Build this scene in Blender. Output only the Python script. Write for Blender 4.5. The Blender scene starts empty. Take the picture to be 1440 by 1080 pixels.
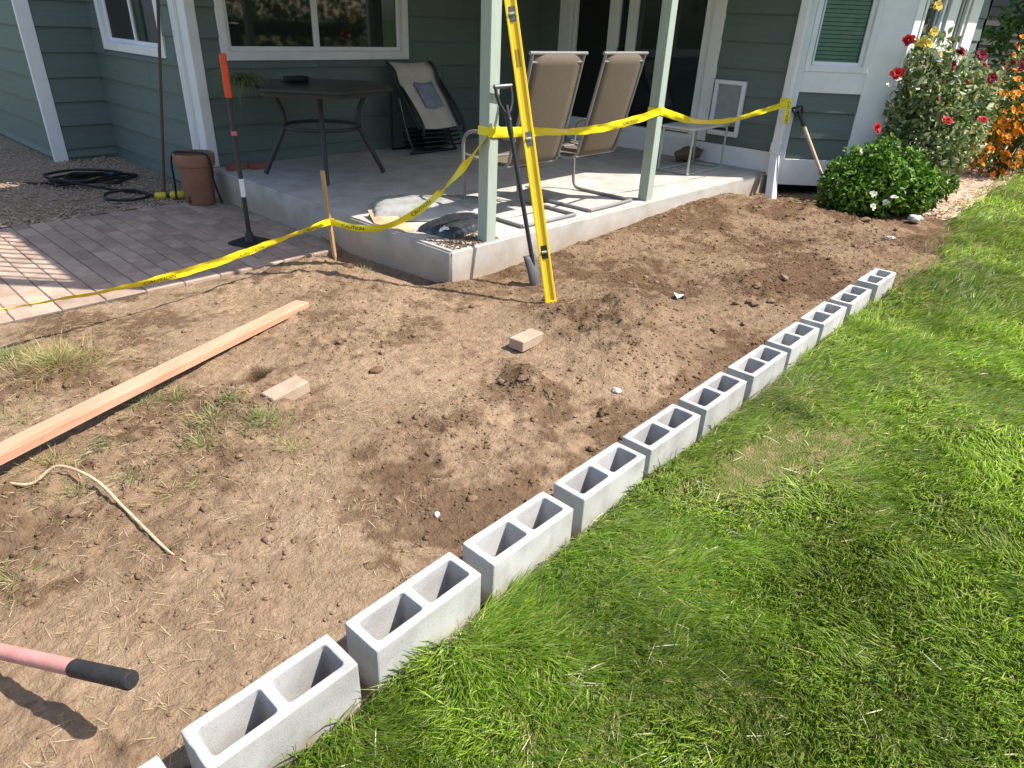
import bpy, bmesh, math, random
import numpy as np
from mathutils import Vector, Matrix
random.seed(7); RNG = np.random.default_rng(11)
scene = bpy.context.scene
col = scene.collection
R = math.radians

# ------------------------------------------------------------------ camera
CZ = 1.658
FPX = 956.1405
PITCH, ROLL, YAW = 0.48983, 0.044008, 0.741905
_f0 = np.array([math.cos(YAW), math.sin(YAW), 0.]); _r0 = np.array([math.sin(YAW), -math.cos(YAW), 0.]); _u0 = np.array([0, 0, 1.])
FW = _f0*math.cos(PITCH) - _u0*math.sin(PITCH)
_u = _u0*math.cos(PITCH) + _f0*math.sin(PITCH)
RT = _r0*math.cos(ROLL) + _u*math.sin(ROLL)
UP = -_r0*math.sin(ROLL) + _u*math.cos(ROLL)
cam = bpy.data.cameras.new('camera'); camo = bpy.data.objects.new('camera', cam); col.objects.link(camo)
M = Matrix.Identity(4)
for i in range(3):
    M[i][0] = RT[i]; M[i][1] = UP[i]; M[i][2] = -FW[i]
M[2][3] = CZ
camo.matrix_world = M
cam.sensor_width = 36; cam.lens = FPX/1440*36; cam.clip_start = .05; cam.clip_end = 2000
scene.camera = camo
scene.render.resolution_x, scene.render.resolution_y = 1024, 768
C0 = np.array([0, 0, CZ])
def ray(x, y): return FW + RT*(x-720)/FPX - UP*(y-540)/FPX
def pz(x, y, z=0.):                       # photo pixel -> point on the level z
    d = ray(x, y); return Vector(C0 + d*(z-CZ)/d[2])

# ------------------------------------------------------------------ sky and sun
AZ, EL = R(-49), R(53)
SUN = Vector((math.cos(AZ)*math.cos(EL), math.sin(AZ)*math.cos(EL), math.sin(EL)))
w = bpy.data.worlds.new('World'); scene.world = w; w.use_nodes = True
nt = w.node_tree; bg = nt.nodes['Background']
sky = nt.nodes.new('ShaderNodeTexSky'); sky.sky_type = 'NISHITA'; sky.sun_disc = False
sky.sun_elevation = EL; sky.sun_rotation = math.pi/2 - AZ; sky.air_density = 1.0; sky.dust_density = 1.5
nt.links.new(sky.outputs[0], bg.inputs[0]); bg.inputs[1].default_value = .135
sl = bpy.data.lights.new('sun', 'SUN'); so = bpy.data.objects.new('sun', sl); col.objects.link(so)
sl.energy = 4.6; sl.angle = R(.53); sl.color = (1, .95, .87)
so.rotation_euler = (-SUN).to_track_quat('-Z', 'Y').to_euler(); so.location = (4, -6, 12)
scene.view_settings.view_transform = 'Standard'; scene.view_settings.look = 'None'
scene.view_settings.exposure = .92; scene.view_settings.gamma = 1

# ------------------------------------------------------------------ noise (terrain)
def _hash(ix, iy, s):
    n = (ix.astype(np.int64)*374761393 + iy.astype(np.int64)*668265263 + s*1274126177) & 0xffffffff
    n = ((n ^ (n >> 13))*1274126177) & 0xffffffff
    return ((n ^ (n >> 16)) & 0xffff)/65535.
def vn(x, y, s=0):
    x = np.asarray(x, float); y = np.asarray(y, float)
    ix = np.floor(x); iy = np.floor(y); fx = x-ix; fy = y-iy
    fx = fx*fx*(3-2*fx); fy = fy*fy*(3-2*fy)
    a = _hash(ix, iy, s); b = _hash(ix+1, iy, s); c = _hash(ix, iy+1, s); d = _hash(ix+1, iy+1, s)
    return (a*(1-fx)+b*fx)*(1-fy) + (c*(1-fx)+d*fx)*fy
def fbm(x, y, s=0, o=3):
    t = 0; a = .5; k = 1.
    for i in range(o):
        t = t + a*(vn(x*k+i*17.3, y*k-i*9.1, s+i)-.5); a *= .5; k *= 2.03
    return t
def sstep(a, b, v):
    t = np.clip((v-a)/(b-a), 0, 1); return t*t*(3-2*t)

S = .213                                     # porch slab top
PV = -.08                                    # paver top
ROW_O = np.array([.2319, 1.2012]); ROW_A = .024325
def lawn_edge(x):                            # y of the lawn border
    x = np.asarray(x, float)
    e = np.interp(x, [-8, .23, 5.35, 6.2, 7.2, 8.1, 8.8, 10.8, 13, 30], [.86, 1.06, 1.19, 1.17, 1.25, 1.45, 1.5, 1.56, 1.6, 1.7])
    return e + (x > 5.3)*(.16*fbm(x*1.7, x*0+3.3, 57)+.07*fbm(x*9, x*0+1.1, 58))*np.clip((x-5.3)*2, 0, 1)
ROUGH = [(3.2, 2.2, .45, 1), (4.6, 1.9, .45, 1), (2.35, 2.05, .28, 1), (1.15, 2.75, .35, 1), (1.75, 1.95, .3, .8), (1.95, 3.1, .35, .8),
         (7.3, 2.2, .8, 1), (.65, 3.75, .5, .9), (.9, 2.55, .4, .8), (.35, 2.6, .5, .9), (2.3, 3.9, .35, .6), (5.6, 2.3, .6, .8), (6.4, 1.7, .5, .8), (3.0, 1.75, .3, .7), (.6, 2.0, .4, .5)]
MOUND = [(3.3, 2.2, .38, .13), (3.15, 1.8, .25, .05), (3.75, 2.3, .3, .05), (3.0, 2.45, .2, .04), (3.05, 1.95, .2, .03), (4.65, 1.95, .3, .03), (2.38, 2.07, .13, .05), (2.75, 1.9, .16, .035), (1.2, 2.78, .22, .05), (.95, 2.6, .2, .03), (7.1, 2.55, .5, .09),
         (6.9, 1.9, .35, .05), (.62, 3.85, .26, .06), (.35, 2.75, .3, .03), (1.9, 1.95, .1, .02), (7.0, 3.2, .4, .07), (2.55, 4.3, .3, .05), (1.72, 2.0, .14, .025)]
HOLE = pz(357, 527, 0)
def soil_h(x, y):
    x = np.asarray(x, float); y = np.asarray(y, float)
    m = .24+.30*sstep(.45, .7, vn(x*1.6, y*1.6, 12))
    m = np.maximum(m, .62*np.exp(-((x-.7)**2/.6+(y-2.7)**2/.5))); m = np.maximum(m, .5*sstep(3.0, 4.0, x)*sstep(.3, .65, vn(x*1.3, y*1.3, 13)))
    for (a, b, r, k) in ROUGH: m = np.maximum(m, k*np.exp(-((x-a)**2+(y-b)**2)/(r*r)))
    z = .02*fbm(x*1.1, y*1.1, 3) + m*(.060*fbm(x*4.5, y*4.5, 8, 2) + .085*np.abs(fbm(x*9+2*fbm(x*3, y*3, 15), y*9+2*fbm(x*3, y*3, 16), 21, 3))) + (.10+m)*(.042*fbm(x*19, y*19, 33, 2) + .024*fbm(x*46, y*46, 41, 2))
    for (a, b, r, h) in MOUND: z = z + h*np.exp(-((x-a)**2+(y-b)**2)/(r*r))*(.75+.9*vn(x*9, y*9, 5)*.5)
    z = z - .085*sstep(3.4, 4.8, y)*sstep(3.3, 2.9, x)
    fr = np.interp(x, [3, 3.4, 4.2, 5.13, 6.36, 7.0, 7.6, 9], [-.02, -.04, -.015, .03, .095, .05, -.03, -.02])
    z = z + fr*sstep(2.3, 3.4, y)*sstep(2.9, 3.3, x)
    z = z - .075*np.exp(-((x-3.02)/.12)**2)*sstep(3.45, 3.7, y)*sstep(5, 4.7, y)       # trench along the slab side
    z = z + .055*sstep(2.8, 4.4, x)*sstep(2.6, 1.9, y)*sstep(7.2, 5.6, x)
    hx = (x-HOLE.x)*.8+(y-HOLE.y)*.6; hy = -(x-HOLE.x)*.6+(y-HOLE.y)*.8
    z = z - .12*sstep(.10, .06, np.abs(hx))*sstep(.075, .035, np.abs(hy))
    z = z - .06*sstep(4.79, 4.83, y)*sstep(3.12, 3.0, x)
    yr = ROW_O[1] + (x-ROW_O[0])*math.tan(ROW_A)                      # level strip under the block row
    t = sstep(.07, .0, np.abs(y-(yr-.07))-.06)*sstep(5.35, 5.27, x)
    return z*(1-t) + .004*t
def sh(x, y): return float(soil_h(np.array([x]), np.array([y]))[0])
def lawn_h(x, y): return np.interp(x, [0, 1.5, 3.8, 6, 8], [.058, .06, .092, .08, .055]) + .022*fbm(np.asarray(x)*.9, np.asarray(y)*.9, 50) + .03*fbm(np.asarray(x)*3.3, np.asarray(y)*3.3, 52, 2) + .008*fbm(np.asarray(x)*6, np.asarray(y)*6, 54)

# ------------------------------------------------------------------ materials
def mat(name, rough=.8, spec=.3, metal=0):
    m = bpy.data.materials.new(name); m.use_nodes = True
    b = m.node_tree.nodes['Principled BSDF']
    b.inputs['Roughness'].default_value = rough; b.inputs['Specular IOR Level'].default_value = spec; b.inputs['Metallic'].default_value = metal
    return m, m.node_tree, b
def nd(t, typ, **k):
    n = t.nodes.new(typ)
    for a, v in k.items(): setattr(n, a, v)
    return n
def noise_mat(name, stops, scale=8, rough=.85, spec=.25, bump=.0, bscale=60, detail=6, metal=0, stretch=None, jitter=0, dist=.0, bdist=.01):
    """colour ramp over object-space noise, optional second fine noise as bump and per-object brightness jitter"""
    m, t, b = mat(name, rough, spec, metal)
    tc = nd(t, 'ShaderNodeTexCoord'); src = tc.outputs['Object']
    if stretch:
        mp = nd(t, 'ShaderNodeMapping'); mp.inputs['Scale'].default_value = stretch; t.links.new(src, mp.inputs[0]); src = mp.outputs[0]
    oi = None
    if jitter:
        oi = nd(t, 'ShaderNodeObjectInfo'); va = nd(t, 'ShaderNodeVectorMath', operation='MULTIPLY_ADD')
        cm = nd(t, 'ShaderNodeCombineXYZ')
        for i in range(3): t.links.new(oi.outputs['Random'], cm.inputs[i])
        t.links.new(cm.outputs[0], va.inputs[0]); va.inputs[1].default_value = (13, 29, 7); t.links.new(src, va.inputs[2]); src = va.outputs[0]
    n = nd(t, 'ShaderNodeTexNoise'); n.inputs['Scale'].default_value = scale; n.inputs['Detail'].default_value = detail; n.inputs['Roughness'].default_value = .62; n.inputs['Distortion'].default_value = dist
    t.links.new(src, n.inputs['Vector'])
    cr = nd(t, 'ShaderNodeValToRGB'); e = cr.color_ramp.elements
    while len(e) < len(stops): e.new(.5)
    for i, (p, c) in enumerate(stops): e[i].position = p; e[i].color = (*c, 1)
    t.links.new(n.outputs['Fac'], cr.inputs[0]); out = cr.outputs[0]
    if jitter:
        mr = nd(t, 'ShaderNodeMapRange'); mr.inputs[3].default_value = 1-jitter; mr.inputs[4].default_value = 1+jitter
        t.links.new(oi.outputs['Random'], mr.inputs[0])
        hv = nd(t, 'ShaderNodeHueSaturation'); t.links.new(mr.outputs[0], hv.inputs['Value']); t.links.new(out, hv.inputs['Color']); out = hv.outputs[0]
    t.links.new(out, b.inputs['Base Color'])
    if bump:
        n2 = nd(t, 'ShaderNodeTexNoise'); n2.inputs['Scale'].default_value = bscale; n2.inputs['Detail'].default_value = 5; t.links.new(src, n2.inputs['Vector'])
        bp = nd(t, 'ShaderNodeBump'); bp.inputs['Strength'].default_value = bump; bp.inputs['Distance'].default_value = bdist
        t.links.new(n2.outputs['Fac'], bp.inputs['Height']); t.links.new(bp.outputs[0], b.inputs['Normal'])
    return m
def plain(name, c, rough=.5, spec=.4, metal=0, var=.12):
    a = tuple(x*(1-var) for x in c); d = tuple(min(1, x*(1+var)) for x in c)
    return noise_mat(name, [(.3, a), (.7, d)], 9, rough, spec, .08, 120, metal=metal, bdist=.002)

def soil_mat():
    m, t, b = mat('soil', .95, .12)
    g = nd(t, 'ShaderNodeNewGeometry'); src = g.outputs['Position']
    def noise(s, det=6, r=.6):
        n = nd(t, 'ShaderNodeTexNoise'); n.inputs['Scale'].default_value = s; n.inputs['Detail'].default_value = det; n.inputs['Roughness'].default_value = r
        t.links.new(src, n.inputs['Vector']); return n.outputs['Fac']
    cr = nd(t, 'ShaderNodeValToRGB'); e = cr.color_ramp.elements
    e[0].position = .30; e[0].color = (.168, .110, .066, 1); e[1].position = .72; e[1].color = (.45, .328, .218, 1)
    k = e.new(.5); k.color = (.312, .214, .134, 1)
    add = nd(t, 'ShaderNodeMath', operation='MULTIPLY_ADD'); t.links.new(noise(19, 8, .72), add.inputs[0]); add.inputs[1].default_value = .62
    a2 = nd(t, 'ShaderNodeMath', operation='MULTIPLY'); t.links.new(noise(1.7, 4), a2.inputs[0]); a2.inputs[1].default_value = .38
    t.links.new(a2.outputs[0], add.inputs[2]); t.links.new(add.outputs[0], cr.inputs[0])
    at = nd(t, 'ShaderNodeAttribute'); at.attribute_name = 'damp'  # carries damp soil and the painted shade of the hole
    mx = nd(t, 'ShaderNodeMix', data_type='RGBA'); mx.blend_type = 'MULTIPLY'; t.links.new(cr.outputs[0], mx.inputs[6]); mx.inputs[7].default_value = (.40, .34, .30, 1); t.links.new(at.outputs['Fac'], mx.inputs[0])
    t.links.new(mx.outputs[2], b.inputs['Base Color'])
    h = nd(t, 'ShaderNodeMath', operation='MULTIPLY_ADD'); t.links.new(noise(150, 6, .7), h.inputs[0]); h.inputs[1].default_value = .35; t.links.new(noise(45, 5, .65), h.inputs[2])
    bp = nd(t, 'ShaderNodeBump'); bp.inputs['Strength'].default_value = .9; bp.inputs['Distance'].default_value = .028; t.links.new(h.outputs[0], bp.inputs['Height']); t.links.new(bp.outputs[0], b.inputs['Normal'])
    return m
def blade_mat(name, transl=.35, rough=.5):
    """colour comes from the per-blade colour attribute 'tint'"""
    m, t, b = mat(name, rough, .25)
    at = nd(t, 'ShaderNodeAttribute'); at.attribute_name = 'tint'
    t.links.new(at.outputs['Color'], b.inputs['Base Color'])
    tr = nd(t, 'ShaderNodeBsdfTranslucent'); t.links.new(at.outputs['Color'], tr.inputs['Color'])
    mx = nd(t, 'ShaderNodeMixShader'); mx.inputs[0].default_value = transl
    t.links.new(b.outputs[0], mx.inputs[1]); t.links.new(tr.outputs[0], mx.inputs[2])
    t.links.new(mx.outputs[0], t.nodes['Material Output'].inputs[0])
    return m
def glass_mat(name, tint=(.02, .03, .028), mixf=.25):
    m, t, b = mat(name, .03, .9)
    b.inputs['Base Color'].default_value = (*tint, 1); b.inputs['IOR'].default_value = 1.6
    tp = nd(t, 'ShaderNodeBsdfTransparent'); tp.inputs[0].default_value = (.8, .88, .84, 1)
    mx = nd(t, 'ShaderNodeMixShader'); mx.inputs[0].default_value = mixf
    t.links.new(b.outputs[0], mx.inputs[1]); t.links.new(tp.outputs[0], mx.inputs[2]); t.links.new(mx.outputs[0], t.nodes['Material Output'].inputs[0])
    return m
def siding_mat():
    m = noise_mat('siding_paint', [(.3, (.108, .142, .126)), (.7, (.130, .168, .150))], 3, .62, .3, .35, 30, stretch=(1, 1, 14), jitter=.06, bdist=.002)
    return m
MT = {}
MT['soil'] = soil_mat()
MT['concrete'] = noise_mat('slab_concrete', [(.25, (.32, .30, .27)), (.5, (.43, .40, .36)), (.75, (.52, .49, .445))], 4, .9, .2, .4, 90, jitter=.02, bdist=.004)
def block_mat():
    m, t, b = mat('block_concrete', .95, .15)
    tc = nd(t, 'ShaderNodeTexCoord'); oi = nd(t, 'ShaderNodeObjectInfo'); va = nd(t, 'ShaderNodeVectorMath', operation='MULTIPLY_ADD'); cm = nd(t, 'ShaderNodeCombineXYZ')
    for i in range(3): t.links.new(oi.outputs['Random'], cm.inputs[i])
    t.links.new(cm.outputs[0], va.inputs[0]); va.inputs[1].default_value = (13, 29, 7); t.links.new(tc.outputs['Object'], va.inputs[2]); src = va.outputs[0]
    n = nd(t, 'ShaderNodeTexNoise'); n.inputs['Scale'].default_value = 7; n.inputs['Detail'].default_value = 5; t.links.new(src, n.inputs['Vector'])
    n3 = nd(t, 'ShaderNodeTexNoise'); n3.inputs['Scale'].default_value = 330; n3.inputs['Detail'].default_value = 3; t.links.new(src, n3.inputs['Vector'])
    ad = nd(t, 'ShaderNodeMath', operation='MULTIPLY_ADD'); t.links.new(n3.outputs['Fac'], ad.inputs[0]); ad.inputs[1].default_value = .5; t.links.new(n.outputs['Fac'], ad.inputs[2])
    cr = nd(t, 'ShaderNodeValToRGB'); e = cr.color_ramp.elements; e[0].position = .45; e[0].color = (.30, .292, .28, 1); e[1].position = 1.0; e[1].color = (.53, .52, .505, 1)
    t.links.new(ad.outputs[0], cr.inputs[0])
    sp = nd(t, 'ShaderNodeSeparateXYZ'); t.links.new(tc.outputs['Object'], sp.inputs[0])      # soil splashed on the lowest centimetres
    n4 = nd(t, 'ShaderNodeTexNoise'); n4.inputs['Scale'].default_value = 16; n4.inputs['Detail'].default_value = 4; t.links.new(src, n4.inputs['Vector'])
    hh = nd(t, 'ShaderNodeMath', operation='MULTIPLY_ADD'); t.links.new(n4.outputs['Fac'], hh.inputs[0]); hh.inputs[1].default_value = -.16; t.links.new(sp.outputs['Z'], hh.inputs[2])
    mr = nd(t, 'ShaderNodeMapRange'); mr.inputs[1].default_value = -.07; mr.inputs[2].default_value = .0; mr.inputs[3].default_value = .65; mr.inputs[4].default_value = 0; t.links.new(hh.outputs[0], mr.inputs[0])
    mx = nd(t, 'ShaderNodeMix', data_type='RGBA'); t.links.new(mr.outputs[0], mx.inputs[0]); t.links.new(cr.outputs[0], mx.inputs[6]); mx.inputs[7].default_value = (.34, .25, .17, 1)
    sm = nd(t, 'ShaderNodeTexNoise'); sm.inputs['Scale'].default_value = 8; sm.inputs['Detail'].default_value = 8; sm.inputs['Roughness'].default_value = .7; t.links.new(src, sm.inputs['Vector'])
    sr = nd(t, 'ShaderNodeMapRange'); sr.inputs[1].default_value = .56; sr.inputs[2].default_value = .72; sr.inputs[3].default_value = 0; sr.inputs[4].default_value = .45; t.links.new(sm.outputs['Fac'], sr.inputs[0])
    m2 = nd(t, 'ShaderNodeMix', data_type='RGBA'); t.links.new(sr.outputs[0], m2.inputs[0]); t.links.new(mx.outputs[2], m2.inputs[6]); m2.inputs[7].default_value = (.33, .27, .21, 1); mx = m2
    vo = nd(t, 'ShaderNodeTexNoise'); vo.inputs['Scale'].default_value = 130; vo.inputs['Detail'].default_value = 2; t.links.new(src, vo.inputs['Vector'])      # open pores
    pr = nd(t, 'ShaderNodeMapRange'); pr.inputs[1].default_value = .66; pr.inputs[2].default_value = .72; pr.inputs[3].default_value = 0; pr.inputs[4].default_value = .6; t.links.new(vo.outputs['Fac'], pr.inputs[0])
    mp_ = nd(t, 'ShaderNodeMix', data_type='RGBA'); t.links.new(pr.outputs[0], mp_.inputs[0]); t.links.new(mx.outputs[2], mp_.inputs[6]); mp_.inputs[7].default_value = (.16, .15, .14, 1)
    jr = nd(t, 'ShaderNodeMapRange'); jr.inputs[3].default_value = .88; jr.inputs[4].default_value = 1.1; t.links.new(oi.outputs['Random'], jr.inputs[0])
    hs = nd(t, 'ShaderNodeHueSaturation'); t.links.new(jr.outputs[0], hs.inputs['Value']); t.links.new(mp_.outputs[2], hs.inputs['Color']); t.links.new(hs.outputs[0], b.inputs['Base Color'])
    bp = nd(t, 'ShaderNodeBump'); bp.inputs['Strength'].default_value = .45; bp.inputs['Distance'].default_value = .0022; t.links.new(n3.outputs['Fac'], bp.inputs['Height']); t.links.new(bp.outputs[0], b.inputs['Normal'])
    return m
MT['block'] = block_mat()
def stain_low(m, z0, z1, colr, amt):
    """dried soil splashed on the lower part of a face, with an uneven upper border"""
    t = m.node_tree; b = t.nodes['Principled BSDF']; src = b.inputs['Base Color'].links[0].from_socket
    g_ = nd(t, 'ShaderNodeNewGeometry'); sp = nd(t, 'ShaderNodeSeparateXYZ'); t.links.new(g_.outputs['Position'], sp.inputs[0])
    n = nd(t, 'ShaderNodeTexNoise'); n.inputs['Scale'].default_value = 7; n.inputs['Detail'].default_value = 6; t.links.new(g_.outputs['Position'], n.inputs['Vector'])
    h = nd(t, 'ShaderNodeMath', operation='MULTIPLY_ADD'); t.links.new(n.outputs['Fac'], h.inputs[0]); h.inputs[1].default_value = -.22; t.links.new(sp.outputs['Z'], h.inputs[2])
    mr = nd(t, 'ShaderNodeMapRange'); mr.inputs[1].default_value = z0-.11; mr.inputs[2].default_value = z1-.11; mr.inputs[3].default_value = amt; mr.inputs[4].default_value = 0; t.links.new(h.outputs[0], mr.inputs[0])
    mx = nd(t, 'ShaderNodeMix', data_type='RGBA'); t.links.new(mr.outputs[0], mx.inputs[0]); t.links.new(src, mx.inputs[6]); mx.inputs[7].default_value = (*colr, 1); t.links.new(mx.outputs[2], b.inputs['Base Color'])
stain_low(MT['concrete'], .0, .14, (.34, .25, .17), .6)
MT['paver'] = noise_mat('paver', [(.3, (.29, .20, .15)), (.55, (.39, .285, .22)), (.75, (.45, .355, .285))], 6, .9, .15, .5, 140, jitter=.16, bdist=.003)
MT['brick'] = noise_mat('brick', [(.3, (.33, .245, .175)), (.7, (.44, .34, .255))], 9, .9, .15, .6, 150, jitter=.06, bdist=.003)
MT['redbrick'] = noise_mat('red_brick', [(.3, (.24, .09, .06)), (.7, (.33, .14, .1))], 9, .9, .15, .5, 120)
MT['sand'] = noise_mat('joint_sand', [(.3, (.10, .085, .07)), (.7, (.17, .145, .12))], 40, .95, .1, .5, 200)
MT['gravel'] = noise_mat('gravel', [(.3, (.22, .15, .105)), (.5, (.34, .25, .18)), (.7, (.47, .38, .29))], 30, .95, .1, .9, 55, bdist=.03)
MT['pebble'] = noise_mat('pebbles', [(.3, (.25, .165, .11)), (.5, (.38, .275, .19)), (.7, (.55, .44, .33))], 22, .9, .15)
MT['mulch'] = noise_mat('mulch', [(.3, (.33, .23, .16)), (.5, (.50, .38, .29)), (.7, (.62, .50, .40))], 30, .95, .1, .8, 70, bdist=.02)
MT['chip'] = noise_mat('wood_chip', [(.3, (.40, .28, .19)), (.5, (.56, .42, .31)), (.7, (.68, .56, .44))], 18, .95, .1)
MT['lawnbase'] = noise_mat('lawn_floor', [(.3, (.10, .125, .03)), (.5, (.16, .17, .05)), (.62, (.24, .20, .09)), (.75, (.34, .26, .15))], 14, .95, .05, .9, 120, detail=8, bdist=.03)
MT['farground'] = noise_mat('ground', [(.3, (.07, .11, .03)), (.7, (.12, .16, .05))], 1.5, .95, .05)
MT['siding'] = siding_mat()
MT['white'] = noise_mat('white_trim', [(.3, (.70, .70, .69)), (.7, (.80, .80, .79))], 4, .5, .4, .1, 60, jitter=.03)
MT['vinyl'] = noise_mat('window_vinyl', [(.3, (.74, .75, .76)), (.7, (.80, .81, .82))], 4, .35, .5)
MT['post'] = noise_mat('post_paint', [(.3, (.33, .39, .325)), (.7, (.385, .45, .375))], 5, .6, .3, .25, 40, stretch=(6, 6, 1), bdist=.002)
MT['glass'] = glass_mat('window_glass')
MT['blackscreen'] = plain('insect_screen', (.012, .013, .014), .6, .3)
MT['dark'] = noise_mat('unlit_dark', [(.3, (.012, .013, .014)), (.7, (.03, .03, .03))], 2, .9, .1)  # near-black paints the shade behind windows and under the bay
MT['blind'] = plain('blind_slat', (.62, .74, .64), .6, .3)
MT['clearglass'] = glass_mat('bay_glass', (.02, .035, .028), .8)
MT['darkmetal'] = plain('bronze_metal', (.035, .032, .032), .45, .45)
MT['chairmetal'] = plain('chair_tube', (.21, .20, .19), .42, .5)
MT['sling'] = noise_mat('beige_sling', [(.3, (.105, .083, .058)), (.7, (.145, .116, .083))], 60, .75, .25, .4, 500, stretch=(1, 1, 3), bdist=.001)
MT['cushion'] = noise_mat('pale_cushion', [(.3, (.48, .43, .37)), (.7, (.60, .54, .47))], 6, .85, .2, .3, 90)
MT['bluecloth'] = noise_mat('blue_grey_cloth', [(.3, (.20, .22, .28)), (.7, (.30, .32, .38))], 12, .9, .2, .5, 60)
MT['black'] = plain('black_plastic', (.014, .014, .016), .45, .45)
MT['rubber'] = noise_mat('black_rubber', [(.3, (.012, .012, .013)), (.6, (.028, .027, .026)), (.75, (.11, .10, .09))], 14, .6, .4, .2, 60)
MT['greymetal'] = plain('grey_metal', (.16, .165, .17), .4, .5, .6)
MT['darksteel'] = plain('worn_dark_steel', (.12, .12, .12), .55, .4, .3)
MT['tablegreen'] = plain('green_grey_metal', (.34, .38, .33), .5, .4)
MT['tabletop'] = plain('pale_table_glass', (.46, .47, .45), .35, .5)
MT['tape'] = noise_mat('caution_tape', [(.3, (.80, .66, .010)), (.7, (.90, .78, .02))], 5, .38, .5)
MT['ink'] = plain('tape_ink', (.02, .02, .02), .5, .3)
MT['levelyellow'] = noise_mat('level_yellow', [(.3, (.84, .54, .012)), (.7, (.90, .62, .02))], 5, .4, .45, jitter=0)
MT['vial'] = plain('vial', (.42, .42, .38), .25, .5)
MT['orange'] = plain('orange_grip', (.70, .075, .02), .5, .4)
MT['pink'] = plain('pink_tape', (.6, .12, .16), .5, .4)
MT['stakewood'] = noise_mat('stake_wood', [(.3, (.42, .25, .11)), (.7, (.58, .38, .19))], 10, .85, .15, .3, 60, stretch=(8, 8, 1))
MT['board'] = noise_mat('redwood_board', [(.28, (.38, .20, .125)), (.5, (.47, .27, .175)), (.75, (.55, .335, .23))], 3, .85, .15, .35, 40, stretch=(.8, 9, 9), dist=.5, bdist=.002)
MT['ash'] = noise_mat('ash_handle', [(.3, (.46, .33, .22)), (.7, (.58, .44, .31))], 10, .7, .25)
MT['polebrown'] = plain('brown_pole', (.12, .065, .045), .7, .25)
MT['terracotta'] = noise_mat('terracotta', [(.3, (.24, .115, .075)), (.7, (.34, .17, .115))], 6, .9, .15, .2, 60)
MT['hose'] = plain('black_hose', (.010, .010, .011), .5, .4)
MT['nozzle'] = plain('yellow_nozzle', (.62, .50, .03), .45, .4)
MT['cord'] = noise_mat('pale_cord', [(.3, (.40, .29, .18)), (.7, (.60, .46, .31))], 30, .9, .15, .5, 200)
MT['bagwhite'] = noise_mat('bag_plastic_grey', [(.3, (.27, .265, .25)), (.55, (.38, .375, .36)), (.7, (.22, .215, .17))], 4, .35, .5, .5, 25, bdist=.01)
MT['bagblack'] = noise_mat('bag_plastic_black', [(.3, (.02, .021, .024)), (.7, (.04, .045, .055))], 5, .22, .6, .6, 22, bdist=.012)
MT['card'] = noise_mat('cardboard', [(.3, (.42, .28, .16)), (.7, (.55, .40, .26))], 9, .9, .1)
MT['toolpink'] = noise_mat('pink_red_paint', [(.3, (.48, .215, .185)), (.6, (.58, .275, .24)), (.75, (.40, .25, .20))], 9, .6, .3, .15, 60)
MT['burlap'] = noise_mat('brown_burlap', [(.3, (.12, .075, .05)), (.7, (.2, .13, .09))], 20, .95, .1, .6, 90)
MT['leaf'] = blade_mat('leaves', .3, .4)
MT['grass'] = blade_mat('grass_blades', .48, .40)
MT['straw'] = blade_mat('dry_straw', .15, .7)
MT['petal'] = blade_mat('petals', .3, .6)
MT['stem'] = plain('woody_stem', (.10, .075, .045), .9, .15)
MT['bark'] = noise_mat('bark', [(.3, (.05, .035, .025)), (.7, (.13, .10, .075))], 12, .95, .1, .8, 40)
MT['roof'] = noise_mat('roof_shingle', [(.3, (.07, .065, .06)), (.7, (.12, .11, .10))], 12, .95, .1)
MT['greysiding'] = noise_mat('grey_brown_siding', [(.3, (.10, .09, .082)), (.7, (.13, .118, .108))], 4, .8, .2, jitter=.06)
MT['stone'] = noise_mat('pale_stone', [(.3, (.48, .44, .38)), (.7, (.66, .62, .56))], 30, .9, .2, .4, 100)
MT['paper'] = plain('white_scrap', (.75, .74, .74), .6, .3)

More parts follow.
